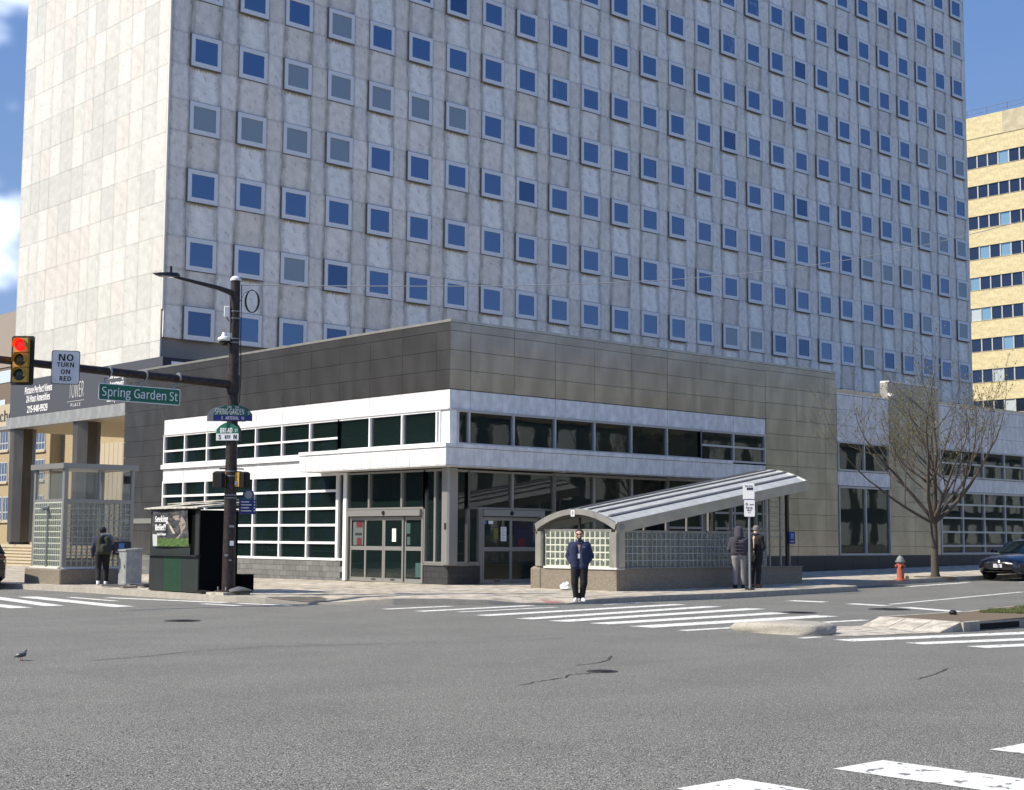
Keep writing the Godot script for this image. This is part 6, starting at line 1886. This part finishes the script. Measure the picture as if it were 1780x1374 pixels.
	b = B.new(); field(b, [[Vector3(-.17, 1.46, -.01), Vector3(.02, 1.475, -.04), .07, .06], [Vector3(-.2, 1.40, .0), Vector3(-.25, 1.25, .04), .085, .08]], .018, .03); part(p, "pale_yoke", b, M.grey_cloth)
	# the pair behind the bus stop pole
	p = person("person in dark puffer jacket with hood up, left of the bus stop pole", Vector3(4.62, walk(4.6, 7.7), 7.62), 2.35, {
		"chest": Vector3(0, 1.36, .0), "neck": Vector3(0, 1.50, .03), "head": Vector3(0, 1.64, .06), "look": Vector3(0, -.15, 1),
		"arms": [[Vector3(-.20, 1.40, -.01), Vector3(-.28, 1.13, .0), Vector3(-.17, 1.03, .20), Vector3(.6, 0, .3)], [Vector3(.20, 1.40, -.01), Vector3(.28, 1.13, .0), Vector3(.17, 1.03, .20), Vector3(-.6, 0, .3)]],
		"legs": [[Vector3(-.10, .90, 0), Vector3(-.11, .48, .02), Vector3(-.11, .08, -.02), Vector3(-.13, .045, .14)], [Vector3(.10, .90, 0), Vector3(.11, .48, .01), Vector3(.11, .08, -.02), Vector3(.14, .045, .13)]]},
		{"skin": M.skin_brown, "trousers": M.jeans_pale, "jacket": M.puffer, "shoes": M.black_cloth, "legs": 1.05, "wide": 1.12, "hem": .90}, "pair waiting behind the bus stop pole")
	b = B.new(); field(b, [[Vector3(0, 1.68, .03), Vector3(0, 1.60, .02), .125, .13], [Vector3(0, 1.56, .0), Vector3(0, 1.50, -.03), .12, .12]], .018, .04); part(p, "hood", b, M.puffer)
	b = B.new()
	for y in [1.32, 1.22, 1.12, 1.02]: b.tube([Vector3(-.21, y, -.05), Vector3(-.1, y, -.155), Vector3(.1, y, -.155), Vector3(.21, y, -.05)], .016, 5)
	part(p, "quilting", b, M.puffer)
	p = person("grey-haired person in long black coat, right of the bus stop pole", Vector3(5.28, walk(5.3, 7.7), 7.70), 1.75, {
		"chest": Vector3(0, 1.42, .02), "neck": Vector3(0, 1.56, .06), "head": Vector3(0, 1.70, .10), "look": Vector3(-.1, -.35, 1),
		"arms": [[Vector3(-.20, 1.46, .0), Vector3(-.27, 1.18, .02), Vector3(-.14, 1.12, .23), Vector3(.6, 0, .3)], [Vector3(.20, 1.46, .0), Vector3(.27, 1.18, .02), Vector3(.14, 1.12, .23), Vector3(-.6, 0, .3)]],
		"legs": [[Vector3(-.09, .92, 0), Vector3(-.10, .49, .02), Vector3(-.10, .08, -.02), Vector3(-.11, .045, .15)], [Vector3(.09, .92, 0), Vector3(.10, .49, .0), Vector3(.10, .08, -.04), Vector3(.12, .045, .12)]]},
		{"skin": M.skin_light, "trousers": M.shade_black, "jacket": M.black_cloth, "shoes": M.shoe_brown, "legs": 1.05, "wide": 1.08, "hem": .68}, "pair waiting behind the bus stop pole")
	b = B.new(); b.lathe(Vector3(0, 1.70, .085), [Vector2(.104, -.02), Vector2(.106, .03), Vector2(.094, .08), Vector2(.06, .115), Vector2(.001, .128)], 18); part(p, "hair", b, M.hair_grey)
	b = B.new(); b.tube([Vector3(-.10, 1.56, .0), Vector3(-.05, 1.55, .13), Vector3(.05, 1.55, .13), Vector3(.10, 1.56, .0), Vector3(0, 1.57, -.08), Vector3(-.10, 1.56, .0)], .035, 6); part(p, "scarf", b, M.slate_cloth)

func _ready() -> void:
	# camera: read off the photograph's converging lines
	var cam := Camera3D.new()
	cam.name = "camera"
	cam.fov = 30.27; cam.near = .1; cam.far = 6000.0
	cam.position = Vector3(-29.2, 1.6, 34.6)
	cam.rotation = Vector3(.09761, -.74358, .00586)
	add_child(cam)
	cam.current = true
	eye = cam.transform
	# sky, sun, exposure
	var sky := ProceduralSkyMaterial.new()
	sky.sky_top_color = lin(.040, .135, .385)
	sky.sky_horizon_color = lin(.27, .375, .55)
	sky.sky_curve = .22
	sky.sky_energy_multiplier = 1.0
	sky.sky_cover = make_sky()
	sky.sky_cover_modulate = Color(.80, .80, .80, 1.0)
	sky.ground_horizon_color = lin(.25, .27, .28); sky.ground_bottom_color = lin(.12, .12, .12)
	sky.sun_angle_max = 20.0; sky.sun_curve = .12
	var env := Environment.new()
	env.background_mode = Environment.BG_SKY
	env.sky = Sky.new(); env.sky.sky_material = sky
	env.tonemap_mode = Environment.TONE_MAPPER_LINEAR
	env.tonemap_exposure = 1.45
	env.sdfgi_enabled = true; env.ssao_enabled = true; env.ssil_enabled = true
	var we := WorldEnvironment.new()
	we.name = "world"; we.environment = env
	add_child(we)
	var sun := DirectionalLight3D.new()
	sun.name = "sun"
	sun.light_color = Color(1.0, .965, .90); sun.light_energy = 1.5; sun.light_angular_distance = .5; sun.shadow_enabled = true
	add_child(sun)
	sun.look_at_from_position(Vector3(-.66, .70, -.35) * 100.0, Vector3.ZERO)
	materials()
	setting()
	tower()
	far_buildings()
	across_the_streets()
	store()
	headhouse()
	kiosk()
	signal_pole()
	subway()
	bus_sign()
	hydrant()
	tree(Vector3(16.6, walk(16.6, 6.75), 6.75), 14, "bare spreading street tree with small buds beside the hydrant", [[-1.2, .72, .45, 2.7, .0, .085], [-.7, 1.15, -.5, 2.2, .05, .075], [.1, 1.4, .1, 2.3, .1, .10], [.85, 1.0, -.5, 2.5, .05, .08], [1.2, .72, .6, 2.8, .0, .085], [-.35, 1.25, .75, 2.1, .08, .07], [.6, 1.2, .85, 2.2, .06, .07], [-1.3, .55, -.7, 2.5, -.02, .06], [1.35, .65, -.4, 2.7, .0, .07]], 2.0)
	car("parked_car", "dark navy sedan parked nose-out at the right-hand kerb", "car", Vector3(20.4, ground(20.4, 8.3), 8.32), 0.0, M.car_navy, 1.42, false, "AC 241")
	car("parked_car", "black sport utility car cut off by the left edge", "car", Vector3(-11.12, ground(-11.1, -10.7), -10.75), -PI / 2, M.car_black, 1.62, true, "")
	small_things()
	people()
